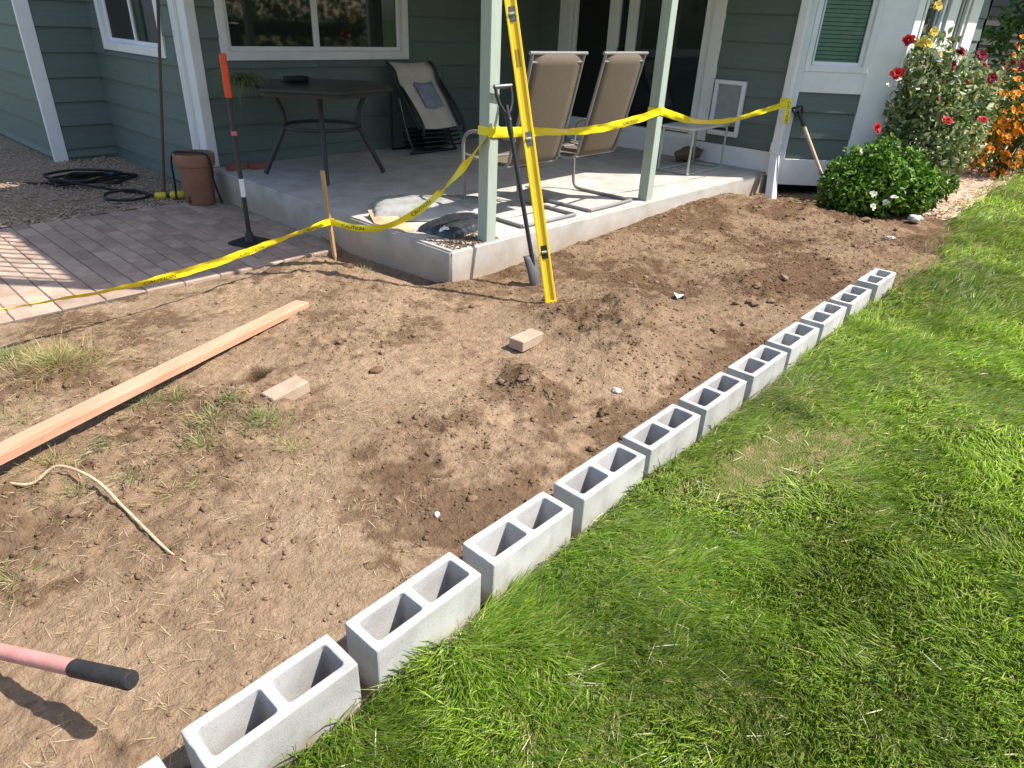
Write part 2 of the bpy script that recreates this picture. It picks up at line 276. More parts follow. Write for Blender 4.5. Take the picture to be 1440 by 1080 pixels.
# ------------------------------------------------------------------ mesh helpers
class MB:
    def __init__(s): s.v = []; s.f = []; s.m = []
    def add(s, vs, fs):
        k = len(s.v); s.v += [tuple(p) for p in vs]; s.f += [tuple(i+k for i in f) for f in fs]
    def box(s, c, d, rot=None):
        c = Vector(c); h = Vector(d)/2
        vs = [Vector((x*h.x, y*h.y, z*h.z)) for z in (-1, 1) for y in (-1, 1) for x in (-1, 1)]
        if rot is not None: vs = [rot @ v for v in vs]
        s.add([v+c for v in vs], [(0, 2, 3, 1), (4, 5, 7, 6), (0, 1, 5, 4), (2, 6, 7, 3), (0, 4, 6, 2), (1, 3, 7, 5)]); return s
    def hexa(s, p): s.add(p, [(0, 3, 2, 1), (4, 5, 6, 7), (0, 1, 5, 4), (1, 2, 6, 5), (2, 3, 7, 6), (3, 0, 4, 7)]); return s
    def prism(s, poly, z0, z1):
        n = len(poly); s.add([(x, y, z0) for x, y in poly]+[(x, y, z1) for x, y in poly],
              [tuple(range(n-1, -1, -1)), tuple(range(n, 2*n))]+[(i, (i+1) % n, n+(i+1) % n, n+i) for i in range(n)]); return s
    def tube(s, path, r, n=10, cap=True, sy=1.):
        P = [Vector(p) for p in path]; rr = r if hasattr(r, '__len__') else [r]*len(P)
        vs = []; fs = []; u = None
        for i, p in enumerate(P):
            t = (P[min(i+1, len(P)-1)]-P[max(i-1, 0)]).normalized()
            if u is None: u = t.orthogonal().normalized() if abs(t.z) > .9 else t.cross(Vector((0, 0, 1))).normalized()
            u = (u - t*u.dot(t)).normalized(); b = t.cross(u)
            for k in range(n):
                a = 2*math.pi*k/n; vs.append(p+u*math.cos(a)*rr[i]+b*math.sin(a)*rr[i]*sy)
        for i in range(len(P)-1):
            for k in range(n): fs.append((i*n+k, i*n+(k+1) % n, (i+1)*n+(k+1) % n, (i+1)*n+k))
        if cap: fs.append(tuple(range(n-1, -1, -1))); fs.append(tuple((len(P)-1)*n+k for k in range(n)))
        s.add(vs, fs); return s
    def lathe(s, prof, c=(0, 0, 0), n=28):
        c = Vector(c); vs = [c+Vector((r*math.cos(2*math.pi*k/n), r*math.sin(2*math.pi*k/n), z)) for r, z in prof for k in range(n)]
        s.add(vs, [(i*n+k, i*n+(k+1) % n, (i+1)*n+(k+1) % n, (i+1)*n+k) for i in range(len(prof)-1) for k in range(n)]); return s
    def build(s, name, m, parent=None, base=None, smooth=False, bevel=0):
        base = Vector(base) if base is not None else (parent['_b'] if parent is not None and '_b' in parent else Vector((0, 0, 0)))
        base = Vector(base)
        me = bpy.data.meshes.new(name); me.from_pydata([tuple(Vector(v)-base) for v in s.v], [], s.f); me.validate(); me.update()
        bm = bmesh.new(); bm.from_mesh(me); bmesh.ops.recalc_face_normals(bm, faces=bm.faces)
        if bevel: bmesh.ops.bevel(bm, geom=[e for e in bm.edges if len(e.link_faces) == 2 and e.calc_face_angle(0) > .6], offset=bevel, segments=1, affect='EDGES', clamp_overlap=True)
        bm.to_mesh(me); bm.free()
        if smooth:
            for p in me.polygons: p.use_smooth = True
            try: me.set_sharp_from_angle(angle=R(40))
            except Exception: pass
        me.materials.append(m)
        o = bpy.data.objects.new(name, me); col.objects.link(o)
        if parent is None: o.location = base
        else:
            o.parent = parent; pb = Vector(parent['_b']) if '_b' in parent else Vector((0, 0, 0)); o.location = base-pb
        o['_b'] = tuple(base)
        return o
BASES = {}
def thing(name, label, cat, base, group=None):
    o = bpy.data.objects.new(name, None); col.objects.link(o); o.location = base; o['_b'] = tuple(base)
    o['label'] = label; o['category'] = cat; o.empty_display_size = .1
    if group: o['group'] = group
    return o
def tag(o, label, cat, group=None):
    o['label'] = label; o['category'] = cat
    if group: o['group'] = group
    return o
def kind(o, k): o['kind'] = k; return o
def sub(mb, name, m, part, **k):          # sub-part: part's mesh is based on its own origin
    return mb.build(name, m, part, **k)
def np_mesh(name, V, F, m, tint=None, smooth=False, attr=None):
    me = bpy.data.meshes.new(name)
    nf = len(F); k = F.shape[1]
    me.vertices.add(len(V)); me.vertices.foreach_set('co', V.astype(np.float32).ravel())
    me.loops.add(nf*k); me.loops.foreach_set('vertex_index', F.astype(np.int32).ravel())
    me.polygons.add(nf); me.polygons.foreach_set('loop_start', (np.arange(nf)*k).astype(np.int32))
    me.update(calc_edges=True); me.validate()
    if tint is not None:
        a = me.attributes.new('tint', 'FLOAT_COLOR', 'POINT'); cc = np.ones((len(V), 4), np.float32); cc[:, :3] = tint; a.data.foreach_set('color', cc.ravel())
    if attr:
        a = me.attributes.new(attr[0], 'FLOAT', 'POINT'); a.data.foreach_set('value', attr[1].astype(np.float32))
    if smooth: me.polygons.foreach_set('use_smooth', np.ones(nf, bool))
    me.materials.append(m)
    o = bpy.data.objects.new(name, me); col.objects.link(o); return o
def grid_axis(a, b, mid, d0, grow):
    r = [mid]
    while r[-1] < b: r.append(r[-1]+d0*(1+grow*(r[-1]-mid)))
    l = [mid]
    while l[-1] > a: l.append(l[-1]-d0*(1+grow*(mid-l[-1])))
    return np.array(l[::-1][:-1]+r)
def grid_mesh(name, xs, ys, hf, m, keep=None, attr=None, smooth=True):
    X, Y = np.meshgrid(xs, ys); Z = hf(X, Y)
    V = np.stack([X.ravel(), Y.ravel(), Z.ravel()], 1); nx = len(xs); ny = len(ys)
    i, j = np.meshgrid(np.arange(nx-1), np.arange(ny-1)); b = (j*nx+i).ravel()
    F = np.stack([b, b+1, b+nx+1, b+nx], 1)
    if keep is not None:
        cx = X.ravel()[F].mean(1); cy = Y.ravel()[F].mean(1); F = F[keep(cx, cy)]
    a = (attr[0], attr[1](V[:, 0], V[:, 1])) if attr else None
    return np_mesh(name, V, F, m, smooth=smooth, attr=a)

# ------------------------------------------------------------------ the ground
g = grid_mesh('ground', np.linspace(-300, 300, 13), np.linspace(-300, 300, 13), lambda X, Y: X*0-.16, MT['farground']); kind(g, 'structure')
def damp_shade_f(x, y):
    m = np.zeros_like(x)
    for (a, b, r, k) in ROUGH: m = np.maximum(m, k*np.exp(-((x-a)**2+(y-b)**2)/(r*r*.8)))
    d = m*sstep(.46, .72, vn(x*7, y*7, 61)*.6+vn(x*21, y*21, 62)*.4)
    w1 = vn(x*2.2, y*2.2, 63)*.42+vn(x*8, y*8, 66)*.26+vn(x*22, y*22, 64)*.2+vn(x*48, y*48, 68)*.12
    d = np.maximum(d, .75*sstep(.50, .64, w1))
    d = np.maximum(d, sstep(2.7, 3.6, x)*(.34+.6*sstep(.40, .60, w1)))                      # freshly dug to the right
    d = np.maximum(d, np.exp(-((x-.75)**2/.5+(y-2.75)**2/.35))*(.25+.75*sstep(.40, .58, w1)))   # turned turf to the left
    d = np.maximum(d, sstep(.85, 1.15, np.exp(-((x-7.6)**2+(y-2.5)**2)/.5)+vn(x*5, y*5, 65)*.5))
    hx = (x-HOLE.x)*.8+(y-HOLE.y)*.6; hy = -(x-HOLE.x)*.6+(y-HOLE.y)*.8
    d = np.maximum(d, 1.6*sstep(.10, .07, np.abs(hx))*sstep(.07, .045, np.abs(hy)))  # hole darkened past damp: its shade is put into the colour
    return np.clip(d, 0, 1.5)
soil = grid_mesh('soil', grid_axis(-1.6, 9.4, .6, .0095, .25), grid_axis(.75, 5.15, 1.5, .0095, .2), soil_h, MT['soil'],
                 keep=lambda x, y: (y > lawn_edge(x)-.25) & ~((x > 3.2) & (y > 3.62) & (x < 8)), attr=('damp', damp_shade_f)); kind(soil, 'structure')
lawn = grid_mesh('lawn', grid_axis(-30, 60, 2, .07, .25), grid_axis(-40, 1.9, 1.05, .05, .25), lambda X, Y: lawn_h(X, Y) - np.where(X < 5.2, .22*sstep(-.005, .03, Y-lawn_edge(X)), .2*sstep(-.05, .15, Y-lawn_edge(X))), MT['lawnbase'],
                 keep=lambda x, y: y < lawn_edge(x)+.25); kind(lawn, 'structure')
# gravel bed by the house, mulch bed under the roses
gb = grid_mesh('gravel_bed', np.arange(-2, 3.3, .05), np.arange(6.9, 13, .05), lambda X, Y: PV-.012+.02*fbm(X*3, Y*3, 70)+.012*fbm(X*20, Y*20, 71)+.03*sstep(7.2, 9, Y), MT['gravel']); kind(gb, 'structure')
mb_ = grid_mesh('mulch_bed', np.arange(7.7, 16, .06), np.arange(1.35, 2.75, .06), lambda X, Y: .012+.03*fbm(X*3, Y*3, 72)+.02*fbm(X*14, Y*14, 73)-.1*sstep(.02, -.08, Y-lawn_edge(X))-.10*sstep(8.5, 7.9, X-.5*(Y-1.5)), MT['mulch']); kind(mb_, 'structure')

def clods(name, pts, rad, m, flat=.7, damp=None, sub_=1):
    """many small lumps, each a distorted icosphere, joined: nobody could count them"""
    bm = bmesh.new(); bmesh.ops.create_icosphere(bm, subdivisions=sub_, radius=1); bm.verts.ensure_lookup_table()
    bv = np.array([v.co[:] for v in bm.verts]); bf = np.array([[v.index for v in f.verts] for f in bm.faces]); bm.free()
    n = len(pts); nv = len(bv)
    jit = 1+.38*(RNG.random((n, nv, 1))-.5)*2
    if sub_ > 1:
        jit = np.ones((n, nv, 1))
        for f_, a_ in ((1.6, .24), (3.1, .16), (5.7, .15), (10., .13)):
            k_ = RNG.normal(size=(n, 3, 3))*f_; ph = RNG.random((n, 1, 3))*6.28; jit = jit+a_*np.sin(np.einsum('vj,njk->nvk', bv, k_)+ph).mean(2, keepdims=True)*1.7
    a = RNG.random(n)*6.28; sc = rad[:, None]*np.stack([.75+.6*RNG.random(n), .75+.6*RNG.random(n), flat*(.7+.5*RNG.random(n))], 1)
    V = bv[None]*jit*sc[:, None, :]
    ca, sa = np.cos(a)[:, None], np.sin(a)[:, None]
    V = np.stack([V[..., 0]*ca-V[..., 1]*sa, V[..., 0]*sa+V[..., 1]*ca, V[..., 2]], -1)+pts[:, None, :]
    F = (bf[None]+(np.arange(n)*nv)[:, None, None]).reshape(-1, 3)
    at = None if damp is None else ('damp', np.repeat(damp, nv))
    return np_mesh(name, V.reshape(-1, 3), F, m, smooth=False, attr=at)
def in_soil(x, y): return (np.hypot(x-HOLE.x, y-HOLE.y) > .14) & (y > lawn_edge(x)+.16) & ~((x > 3.08) & (y > 3.46)) & (y < 4.80) & (x < 7.3) & (x > -1.2)
P = []
for (a, b, r, k) in ROUGH:
    n = int(460*k*(r/.4)); P.append(np.stack([a+RNG.normal(0, r*.6, n), b+RNG.normal(0, r*.6, n)], 1))
q_ = np.stack([RNG.uniform(-1, 7.3, 30000), RNG.uniform(1.2, 4.8, 30000)], 1); P.append(q_[RNG.random(30000) < .12+.9*damp_shade_f(q_[:, 0], q_[:, 1])])
t = RNG.uniform(0, 5.3, 900); P.append(np.stack([.23+t, 1.2+t*.0243+.03+np.abs(RNG.normal(0, .09, 900))], 1))   # crumbs against the row
t = RNG.uniform(3.1, 7.3, 420); P.append(np.stack([t, 3.46-np.abs(RNG.normal(0, .06, 420))], 1))
P = np.concatenate(P); P = P[in_soil(P[:, 0], P[:, 1])]
rad = .0016+.0065*RNG.random(len(P))**3+.002*RNG.random(len(P)); big = RNG.random(len(P)) < .02; rad[big] *= 2.3
zz = soil_h(P[:, 0], P[:, 1])+rad*.25
kind(clods('soil_crumbs', np.column_stack([P, zz]), rad, MT['soil'], damp=np.clip(np.minimum(damp_shade_f(P[:, 0], P[:, 1]), 1)*.7+RNG.random(len(P))*.35-.1, 0, 1)), 'stuff')
# broken lumps where the soil was turned
n = 5200; x = RNG.uniform(-.6, 7.2, n); y = RNG.uniform(1.3, 4.6, n); g1 = damp_shade_f(x, y)*sstep(.45, .7, vn(x*2.7, y*2.7, 67)); k = in_soil(x, y) & (RNG.random(n) < g1*.55) ; x = x[k]; y = y[k]; n = len(x)
r_ = .006+.016*RNG.random(n)**2.4
kind(clods('soil_lumps', np.column_stack([x, y, soil_h(x, y)]), r_, MT['soil'], .6, np.clip(.1+.5*RNG.random(n), 0, 1), 2), 'stuff')
# the largest clods: things of their own
CL = [(1062, 414, .05), (1048, 400, .045), (1078, 405, .04), (1098, 402, .04), (1130, 408, .03), (772, 552, .045), (735, 540, .05), (745, 530, .03), (1046, 462, .035), (1005, 470, .03), (1082, 434, .035), (1056, 436, .045), (1032, 437, .035), (1190, 300, .06), (1215, 318, .06), (1110, 295, .05), (850, 575, .06), (530, 515, .05), (1000, 345, .035), (1070, 345, .035), (490, 370, .045), (835, 470, .03)]
for i, (px, py, r) in enumerate(CL):
    p = pz(px, py, .02); zc = sh(p.x, p.y)
    o = clods('soil_clod', np.array([[0., 0., 0.]]), np.array([r*.66]), MT['soil'], .62, np.array([random.uniform(.35, .75)]), 3)
    o.location = (p.x, p.y, zc+r*.1); tag(o, 'dark damp clod lying loose on the dug soil', 'clod', 'loose damp clods on the dug soil')
# pale pebbles that stand out
for (px, py, r, lab) in ((614, 724, .012, 'small round pale pebble on bare soil beside the block row'), (867, 549, .022, 'flat pale stone chip near the brown mound of soil'), (1285, 313, .05, 'white rounded stone at the foot of the white-flowered shrub'), (1250, 342, .03, 'small white stone in the shade below the white-flowered shrub')):
    p = pz(px, py, .01); o = clods('pebble', np.array([[0., 0, 0]]), np.array([r]), MT['stone'], .7, None, 3); o.location = (p.x, p.y, (sh(p.x, p.y) if p.x < 7.3 else .03)+r*.35); tag(o, lab, 'stone')
# gravel pebbles + mulch chips
n = 7500; x = RNG.uniform(-.2, 3.05, n); y = 7.12+RNG.random(n)**1.5*4
kind(clods('gravel_pebbles', np.column_stack([x, y, PV+.004+.03*sstep(7.2, 9, y)+.02*fbm(x*3, y*3, 70)]), .006+.008*RNG.random(n), MT['pebble'], .6), 'stuff')
def sticks(name, P, L, W, ang, tilt, curl, tintc, m, k=4):
    """thin curved three-segment blades lying or standing; P base points, ang heading, tilt from the ground"""
    n = len(P); s = np.linspace(0, 1, k)
    dx = np.cos(ang); dy = np.sin(ang)
    el = tilt[:, None]-curl[:, None]*s[None, :]
    seg = L[:, None]/(k-1)
    hx = np.concatenate([np.zeros((n, 1)), np.cumsum(np.cos(el[:, :-1])*seg, 1)], 1); hz = np.concatenate([np.zeros((n, 1)), np.cumsum(np.sin(el[:, :-1])*seg, 1)], 1)
    cx = P[:, :1]+hx*dx[:, None]; cy = P[:, 1:2]+hx*dy[:, None]; cz = P[:, 2:3]+hz
    wd = W[:, None]*np.array([.8, 1, .75, .08] if k == 4 else [.9, .95, .08])[None, :]/2
    ro = RNG.uniform(-.9, .9, n)[:, None]
    ox = -dy[:, None]*wd*np.cos(ro); oy = dx[:, None]*wd*np.cos(ro); oz = wd*np.sin(ro)
    A = np.stack([cx-ox, cy-oy, cz-oz], -1); B = np.stack([cx+ox, cy+oy, cz+oz], -1)
    V = np.stack([A, B], 2).reshape(n, 2*k, 3)
    f = np.array([[2*i, 2*i+1, 2*i+3, 2*i+2] for i in range(k-1)])
    F = (f[None]+(np.arange(n)*2*k)[:, None, None]).reshape(-1, 4)
    return np_mesh(name, V.reshape(-1, 3), F, m, tint=np.repeat(tintc, 2*k, 0), smooth=True)
def pick(cols, n, wts=None, j=.2):
    c = np.array(cols); i = RNG.choice(len(c), n, p=wts); return c[i]*(1+j*(RNG.random((n, 1))-.5)*2)
n = 2600; x = RNG.uniform(8.1, 13, n); y = RNG.uniform(1.5, 2.7, n); k = y > lawn_edge(x)+.02; x = x[k]; y = y[k]; n = len(x)
kind(sticks('mulch_chips', np.column_stack([x, y, .028+.02*RNG.random(n)+.03*fbm(x*3, y*3, 72)]), RNG.uniform(.03, .08, n), RNG.uniform(.01, .022, n), RNG.random(n)*6.28, RNG.uniform(-.1, .25, n), RNG.uniform(-.1, .1, n), pick([(.55, .40, .28), (.62, .48, .36), (.40, .27, .18), (.66, .42, .28)], n), MT['straw']), 'stuff')
# dry straw over the left part of the soil
n = 15000; x = RNG.uniform(-.8, 3.2, n); y = RNG.uniform(1.25, 4.8, n)
k = in_soil(x, y) & (vn(x*2.2, y*2.2, 80)*.5+vn(x*7, y*7, 81)*.5+.3*np.exp(-((x-.6)**2+(y-2.9)**2)/.9) > .52+.1*sstep(1.3, 2.4, x)); x = x[k]; y = y[k]; n = len(x)
kind(sticks('dry_straw', np.column_stack([x, y, soil_h(x, y)+.003]), RNG.uniform(.012, .065, n), RNG.uniform(.0009, .0019, n), RNG.normal(2.3, 1.1, n), RNG.uniform(-.06, .32, n), RNG.uniform(-.1, .5, n), pick([(.48, .36, .21), (.42, .31, .18), (.56, .44, .28), (.36, .32, .15)], n), MT['straw']), 'stuff')

# ------------------------------------------------------------------ lawn blades (one mass)
def lawn_blades():
    out = []
    def ring(r0, r1, dens, wmul):
        a0, a1 = (R(-34), R(86)) if r1 < 2.5 else (R(-42), R(50))
        n = int(dens*.5*(a1-a0)*(r1*r1-r0*r0)); r = np.sqrt(RNG.uniform(r0*r0, r1*r1, n)); a = RNG.uniform(a0, a1, n)
        x = r*np.cos(a); y = r*np.sin(a)
        e = lawn_edge(x)-.004-.03*(x > 5.35)
        bare = 1.25*np.exp(-((x-2.45)**2/.22+(y-.84)**2/.030)) + .8*np.exp(-((x-2.9)**2/.1+(y-.62)**2/.03)) + .55*np.exp(-((x-6.9)**2/.5+(y-1.1)**2/.02)) + .6*np.exp(-((x-3.9)**2/.06+(y-.55)**2/.02))+.5*np.exp(-((x-4.6)**2/.03+(y-.98)**2/.03))
        bare = bare + .25*sstep(.66, .80, vn(x*3.1, y*3.1, 90)) + .35*sstep(.12, 0, e-y)*vn(x*6, y*6, 91)
        k = (y < e+(x > 5.4)*RNG.random(n)**4*.22) & (y > -5.5) & (RNG.random(n) > bare); return x[k], y[k], wmul
    for (r0, r1, d, wm) in ((.75, 2.2, 29000, 1), (2.2, 3.2, 19000, 1.15), (3.2, 5, 10000, 1.45), (5, 8, 4200, 1.9), (8, 13, 1700, 2.9), (13, 24, 420, 4.8)):
        x, y, wm = ring(r0, r1, d, wm); out.append((x, y, np.full(len(x), wm)))
    x = np.concatenate([o[0] for o in out]); y = np.concatenate([o[1] for o in out]); wm = np.concatenate([o[2] for o in out]); n = len(x)
    clump = vn(x*9, y*9, 95); swirl = vn(x*1.3, y*1.3, 96)*2.6+vn(x*5, y*5, 97)*2.2+vn(x*14, y*14, 98)*1.4
    ang = 1.0+swirl+RNG.normal(0, .45, n)
    lush = vn(x*.9, y*.9, 99)*.6+vn(x*4, y*4, 100)*.4
    L = (.036+.040*RNG.random(n)+.03*clump)*(.65+.6*lush)*np.minimum(1+.06*(wm-1), 1.15)
    L = L*np.interp(lawn_edge(x)-y, [0, .15, .35], [1.35, 1.2, 1.0])
    tilt = np.clip(RNG.normal(.95-.5*clump, .28, n), .12, 1.5); curl = RNG.uniform(.1, .9, n)*(tilt-.05)
    W = RNG.uniform(.0022, .0042, n)*wm
    c = pick([(.22, .345, .03), (.30, .43, .045), (.125, .24, .024), (.45, .53, .14), (.34, .43, .17)], n, [.3, .28, .2, .14, .08])
    dry = RNG.random(n) < (.03+.34*np.exp(-((lawn_edge(x)-y)/.5)**2)*sstep(.9, 1.8, x)*vn(x*3, y*3, 104)+.2*sstep(.54, .74, vn(x*1.9, y*1.9, 101)*.55+vn(x*8, y*8, 102)*.45))
    c[dry] = pick([(.30, .33, .13), (.40, .37, .19), (.24, .30, .10), (.20, .30, .12)], int(dry.sum()))
    c = c*(.72+.62*sstep(.25, .75, vn(x*.8, y*.8, 105)*.5+vn(x*3, y*3, 106)*.5))[:, None]
    z = lawn_h(x, y)-.004
    return sticks('lawn_grass', np.column_stack([x, y, z]), L, W, ang, tilt, curl, c, MT['grass'], 3)
kind(lawn_blades(), 'stuff')
n = 3800; r_ = 1.0+5.5*RNG.random(n)**1.3; a_ = RNG.uniform(R(-45), R(75), n); x = r_*np.cos(a_); y = r_*np.sin(a_); k = (y < lawn_edge(x)-.005); x = x[k]; y = y[k]; n = len(x)
kind(sticks('lawn_thatch', np.column_stack([x, y, lawn_h(x, y)+.004+.02*RNG.random(n)**2]), RNG.uniform(.03, .09, n), RNG.uniform(.0015, .003, n)*(1+.12*np.hypot(x, y)), RNG.random(n)*6.28, RNG.uniform(-.05, .3, n), RNG.uniform(-.1, .4, n), pick([(.42, .36, .20), (.50, .45, .28), (.34, .30, .15), (.30, .34, .13), (.55, .53, .38)], n), MT['straw']), 'stuff')
def tuft(px, py, rad, n, Lr, cols, lab, spread=.9, heading=None):
    p = pz(px, py, 0); zb = sh(p.x, p.y)
    q = np.abs(RNG.normal(0, .5, n))*rad; a = RNG.random(n)*6.28; x = q*np.cos(a); y = q*np.sin(a)
    z = soil_h(p.x+x, p.y+y)-zb-.004
    ang = a+RNG.normal(0, .8, n) if heading is None else RNG.normal(heading, .5, n)
    o = sticks('grass_tuft', np.column_stack([x, y, z]), RNG.uniform(*Lr, n), RNG.uniform(.0016, .0034, n), ang, np.clip(RNG.normal(spread, .35, n), .1, 1.5), RNG.uniform(.1, .9, n), pick(cols, n), MT['grass'])
    o.location = (p.x, p.y, zb); tag(o, lab, 'grass tuft')
DRY = [(.45, .36, .16), (.52, .42, .20), (.36, .31, .13), (.33, .36, .13)]; GRN = [(.13, .21, .04), (.20, .28, .08), (.28, .31, .13), (.34, .31, .15)]; PALE = [(.36, .37, .20), (.44, .42, .25), (.24, .30, .12)]
tuft(85, 522, .26, 900, (.06, .15), DRY, 'large bleached yellow tuft of dry grass above the redwood board', .8)
tuft(8, 505, .16, 420, (.05, .11), GRN, 'green tuft of grass beside the large dry yellow tuft', .9)
tuft(200, 565, .15, 220, (.04, .10), PALE, 'sparse pale tuft of grass touching the redwood board', .6)
tuft(250, 562, .08, 110, (.04, .08), GRN, 'small green tuft of grass next to the middle of the redwood board', .8)
tuft(150, 625, .11, 170, (.05, .12), PALE, 'flattened grey-green tuft of grass in front of the board shadow', .35, -2.2)
tuft(375, 603, .14, 360, (.03, .08), GRN, 'strip of green turf on the clods below the half-buried brick', .8)
tuft(330, 580, .07, 120, (.03, .06), GRN, 'small green tuft on the dark clods left of the half-buried brick', .8)
tuft(290, 628, .12, 240, (.03, .09), DRY+GRN, 'yellowish tuft of grass between the pale cord and the half-buried brick', .7)
tuft(190, 675, .10, 90, (.05, .10), PALE, 'few pale upright grass stalks above the pale cord', .7, -2.0)
tuft(75, 660, .11, 160, (.03, .09), DRY, 'dry straw-coloured tuft near the raised end of the board', .5)
tuft(30, 590, .22, 320, (.03, .09), DRY+PALE, 'wide straggly patch of dry grass just left of the redwood board', .4)
tuft(513, 378, .07, 80, (.03, .07), PALE, 'small pale green tuft in the shade beside the porch slab', .9)
tuft(300, 600, .16, 300, (.03, .09), DRY+PALE, 'straw-coloured turf on the clods right of the grey-green tuft', .6)
tuft(240, 690, .14, 160, (.03, .08), DRY, 'scattered dry wisps just above the pale cord', .3)
tuft(110, 700, .10, 120, (.03, .08), GRN+DRY, 'green and brown tuft under the bend of the pale cord', .7)
tuft(410, 630, .10, 130, (.03, .07), GRN+DRY, 'thin greenish tuft on bare soil right of the yellowish tuft', .5)
tuft(20, 818, .12, 120, (.03, .07), DRY+GRN, 'thin dry tuft above the pink tool handle', .5)
tuft(985, 462, .07, 60, (.02, .05), GRN+DRY, 'faint thin tuft next to the row of blocks', .6)

# ------------------------------------------------------------------ porch slab, pavers
m = MB()
NS = 60
def slab():
    b = bmesh.new()
    bmesh.ops.create_cube(b, size=1)
    for v in b.verts: v.co = Vector((3.1+(v.co.x+.5)*4.95, 3.48+(v.co.y+.5)*3.72, -.3+(v.co.z+.5)*(S+.3)))
    bmesh.ops.bevel(b, geom=list(b.edges), offset=.014, segments=3, affect='EDGES')
    bmesh.ops.subdivide_edges(b, edges=[e for e in b.edges if e.calc_length() > 1], cuts=70, use_grid_fill=True)
    bmesh.ops.triangulate(b, faces=[f for f in b.faces if len(f.verts) > 4])
    b.normal_update()
    for v in b.verts:      # cast concrete is never quite straight: worn arris, slight waves, small chips
        c = v.co; n = (fbm(np.array([c.x*2.3+c.z*5]), np.array([c.y*2.3-c.z*4]), 130, 3)[0])*.014+(fbm(np.array([c.x*14+c.z*9]), np.array([c.y*14]), 131, 2)[0])*.006
        near = min(abs(c.x-3.1), abs(c.y-3.48)) < .02 and c.z > S-.02
        chip = max(0, vn(np.array([c.x*9]), np.array([c.y*9]), 133)[0]-.72)*.05 if near else 0
        v.co = c + v.normal*(n-chip if c.z > -.2 else 0)
    me = bpy.data.meshes.new('porch_slab'); b.to_mesh(me); b.free(); me.materials.append(MT['concrete'])
    me.polygons.foreach_set('use_smooth', [True]*len(me.polygons)); me.set_sharp_from_angle(angle=R(45))
    o = bpy.data.objects.new('porch_slab', me); col.objects.link(o); return o
kind(slab(), 'structure')
pb = MB().prism([(.0, 4.80), (1.9, 4.86), (3.095, 4.98), (3.095, 7.3), (-.6, 7.3), (-.6, 4.8)], PV-.1, PV-.008).build('paver_patio', MT['sand']); kind(pb, 'structure')
def paver_mesh(lx, ly):
    b = bmesh.new(); bmesh.ops.create_cube(b, size=1)
    for v in b.verts: v.co = Vector((v.co.x*lx, v.co.y*ly, v.co.z*.06-.03))
    bmesh.ops.bevel(b, geom=[e for e in b.edges if all(v.co.z > -.01 for v in e.verts)], offset=.005, segments=1, affect='EDGES')
    me = bpy.data.meshes.new('paver'); b.to_mesh(me); b.free(); me.materials.append(MT['paver']); return me
PW, PL = .131, .262
pm = paver_mesh(PW-.006, PL-.006); pmh = paver_mesh(PW-.006, PL/2-.006); pmc = paver_mesh(PL-.006, PW*1.3-.006)
def put_paver(me, x, y, rz=0.):
    o = bpy.data.objects.new('paver', me); col.objects.link(o); o.parent = pb
    o.location = (x, y, PV+random.uniform(-.003, .002)); o.rotation_euler = (random.uniform(-.008, .008), random.uniform(-.008, .008), rz+random.uniform(-.008, .008))
npv = 0
for i in range(23):
    xc = 3.095-PW*(i+.5); y0 = 5.02+(PL/2 if i % 2 else 0)
    if xc < .12: break
    if i % 2: put_paver(pmh, xc, 5.02+PL/4); npv += 1
    for j in range(-1, 9):
        yc = y0+PL*(j+.5)
        if yc+PL/2 > 7.32 or yc-PL/2 < 5.0-.14*(j < 0): continue
        if yc-PL/2 < 4.99: continue
        put_paver(pm, xc, yc); npv += 1
xb = 3.09
while xb > .1:                                   # soldier course along the soil
    put_paver(pmc, xb-PL/2, 4.93); xb -= PL; npv += 1
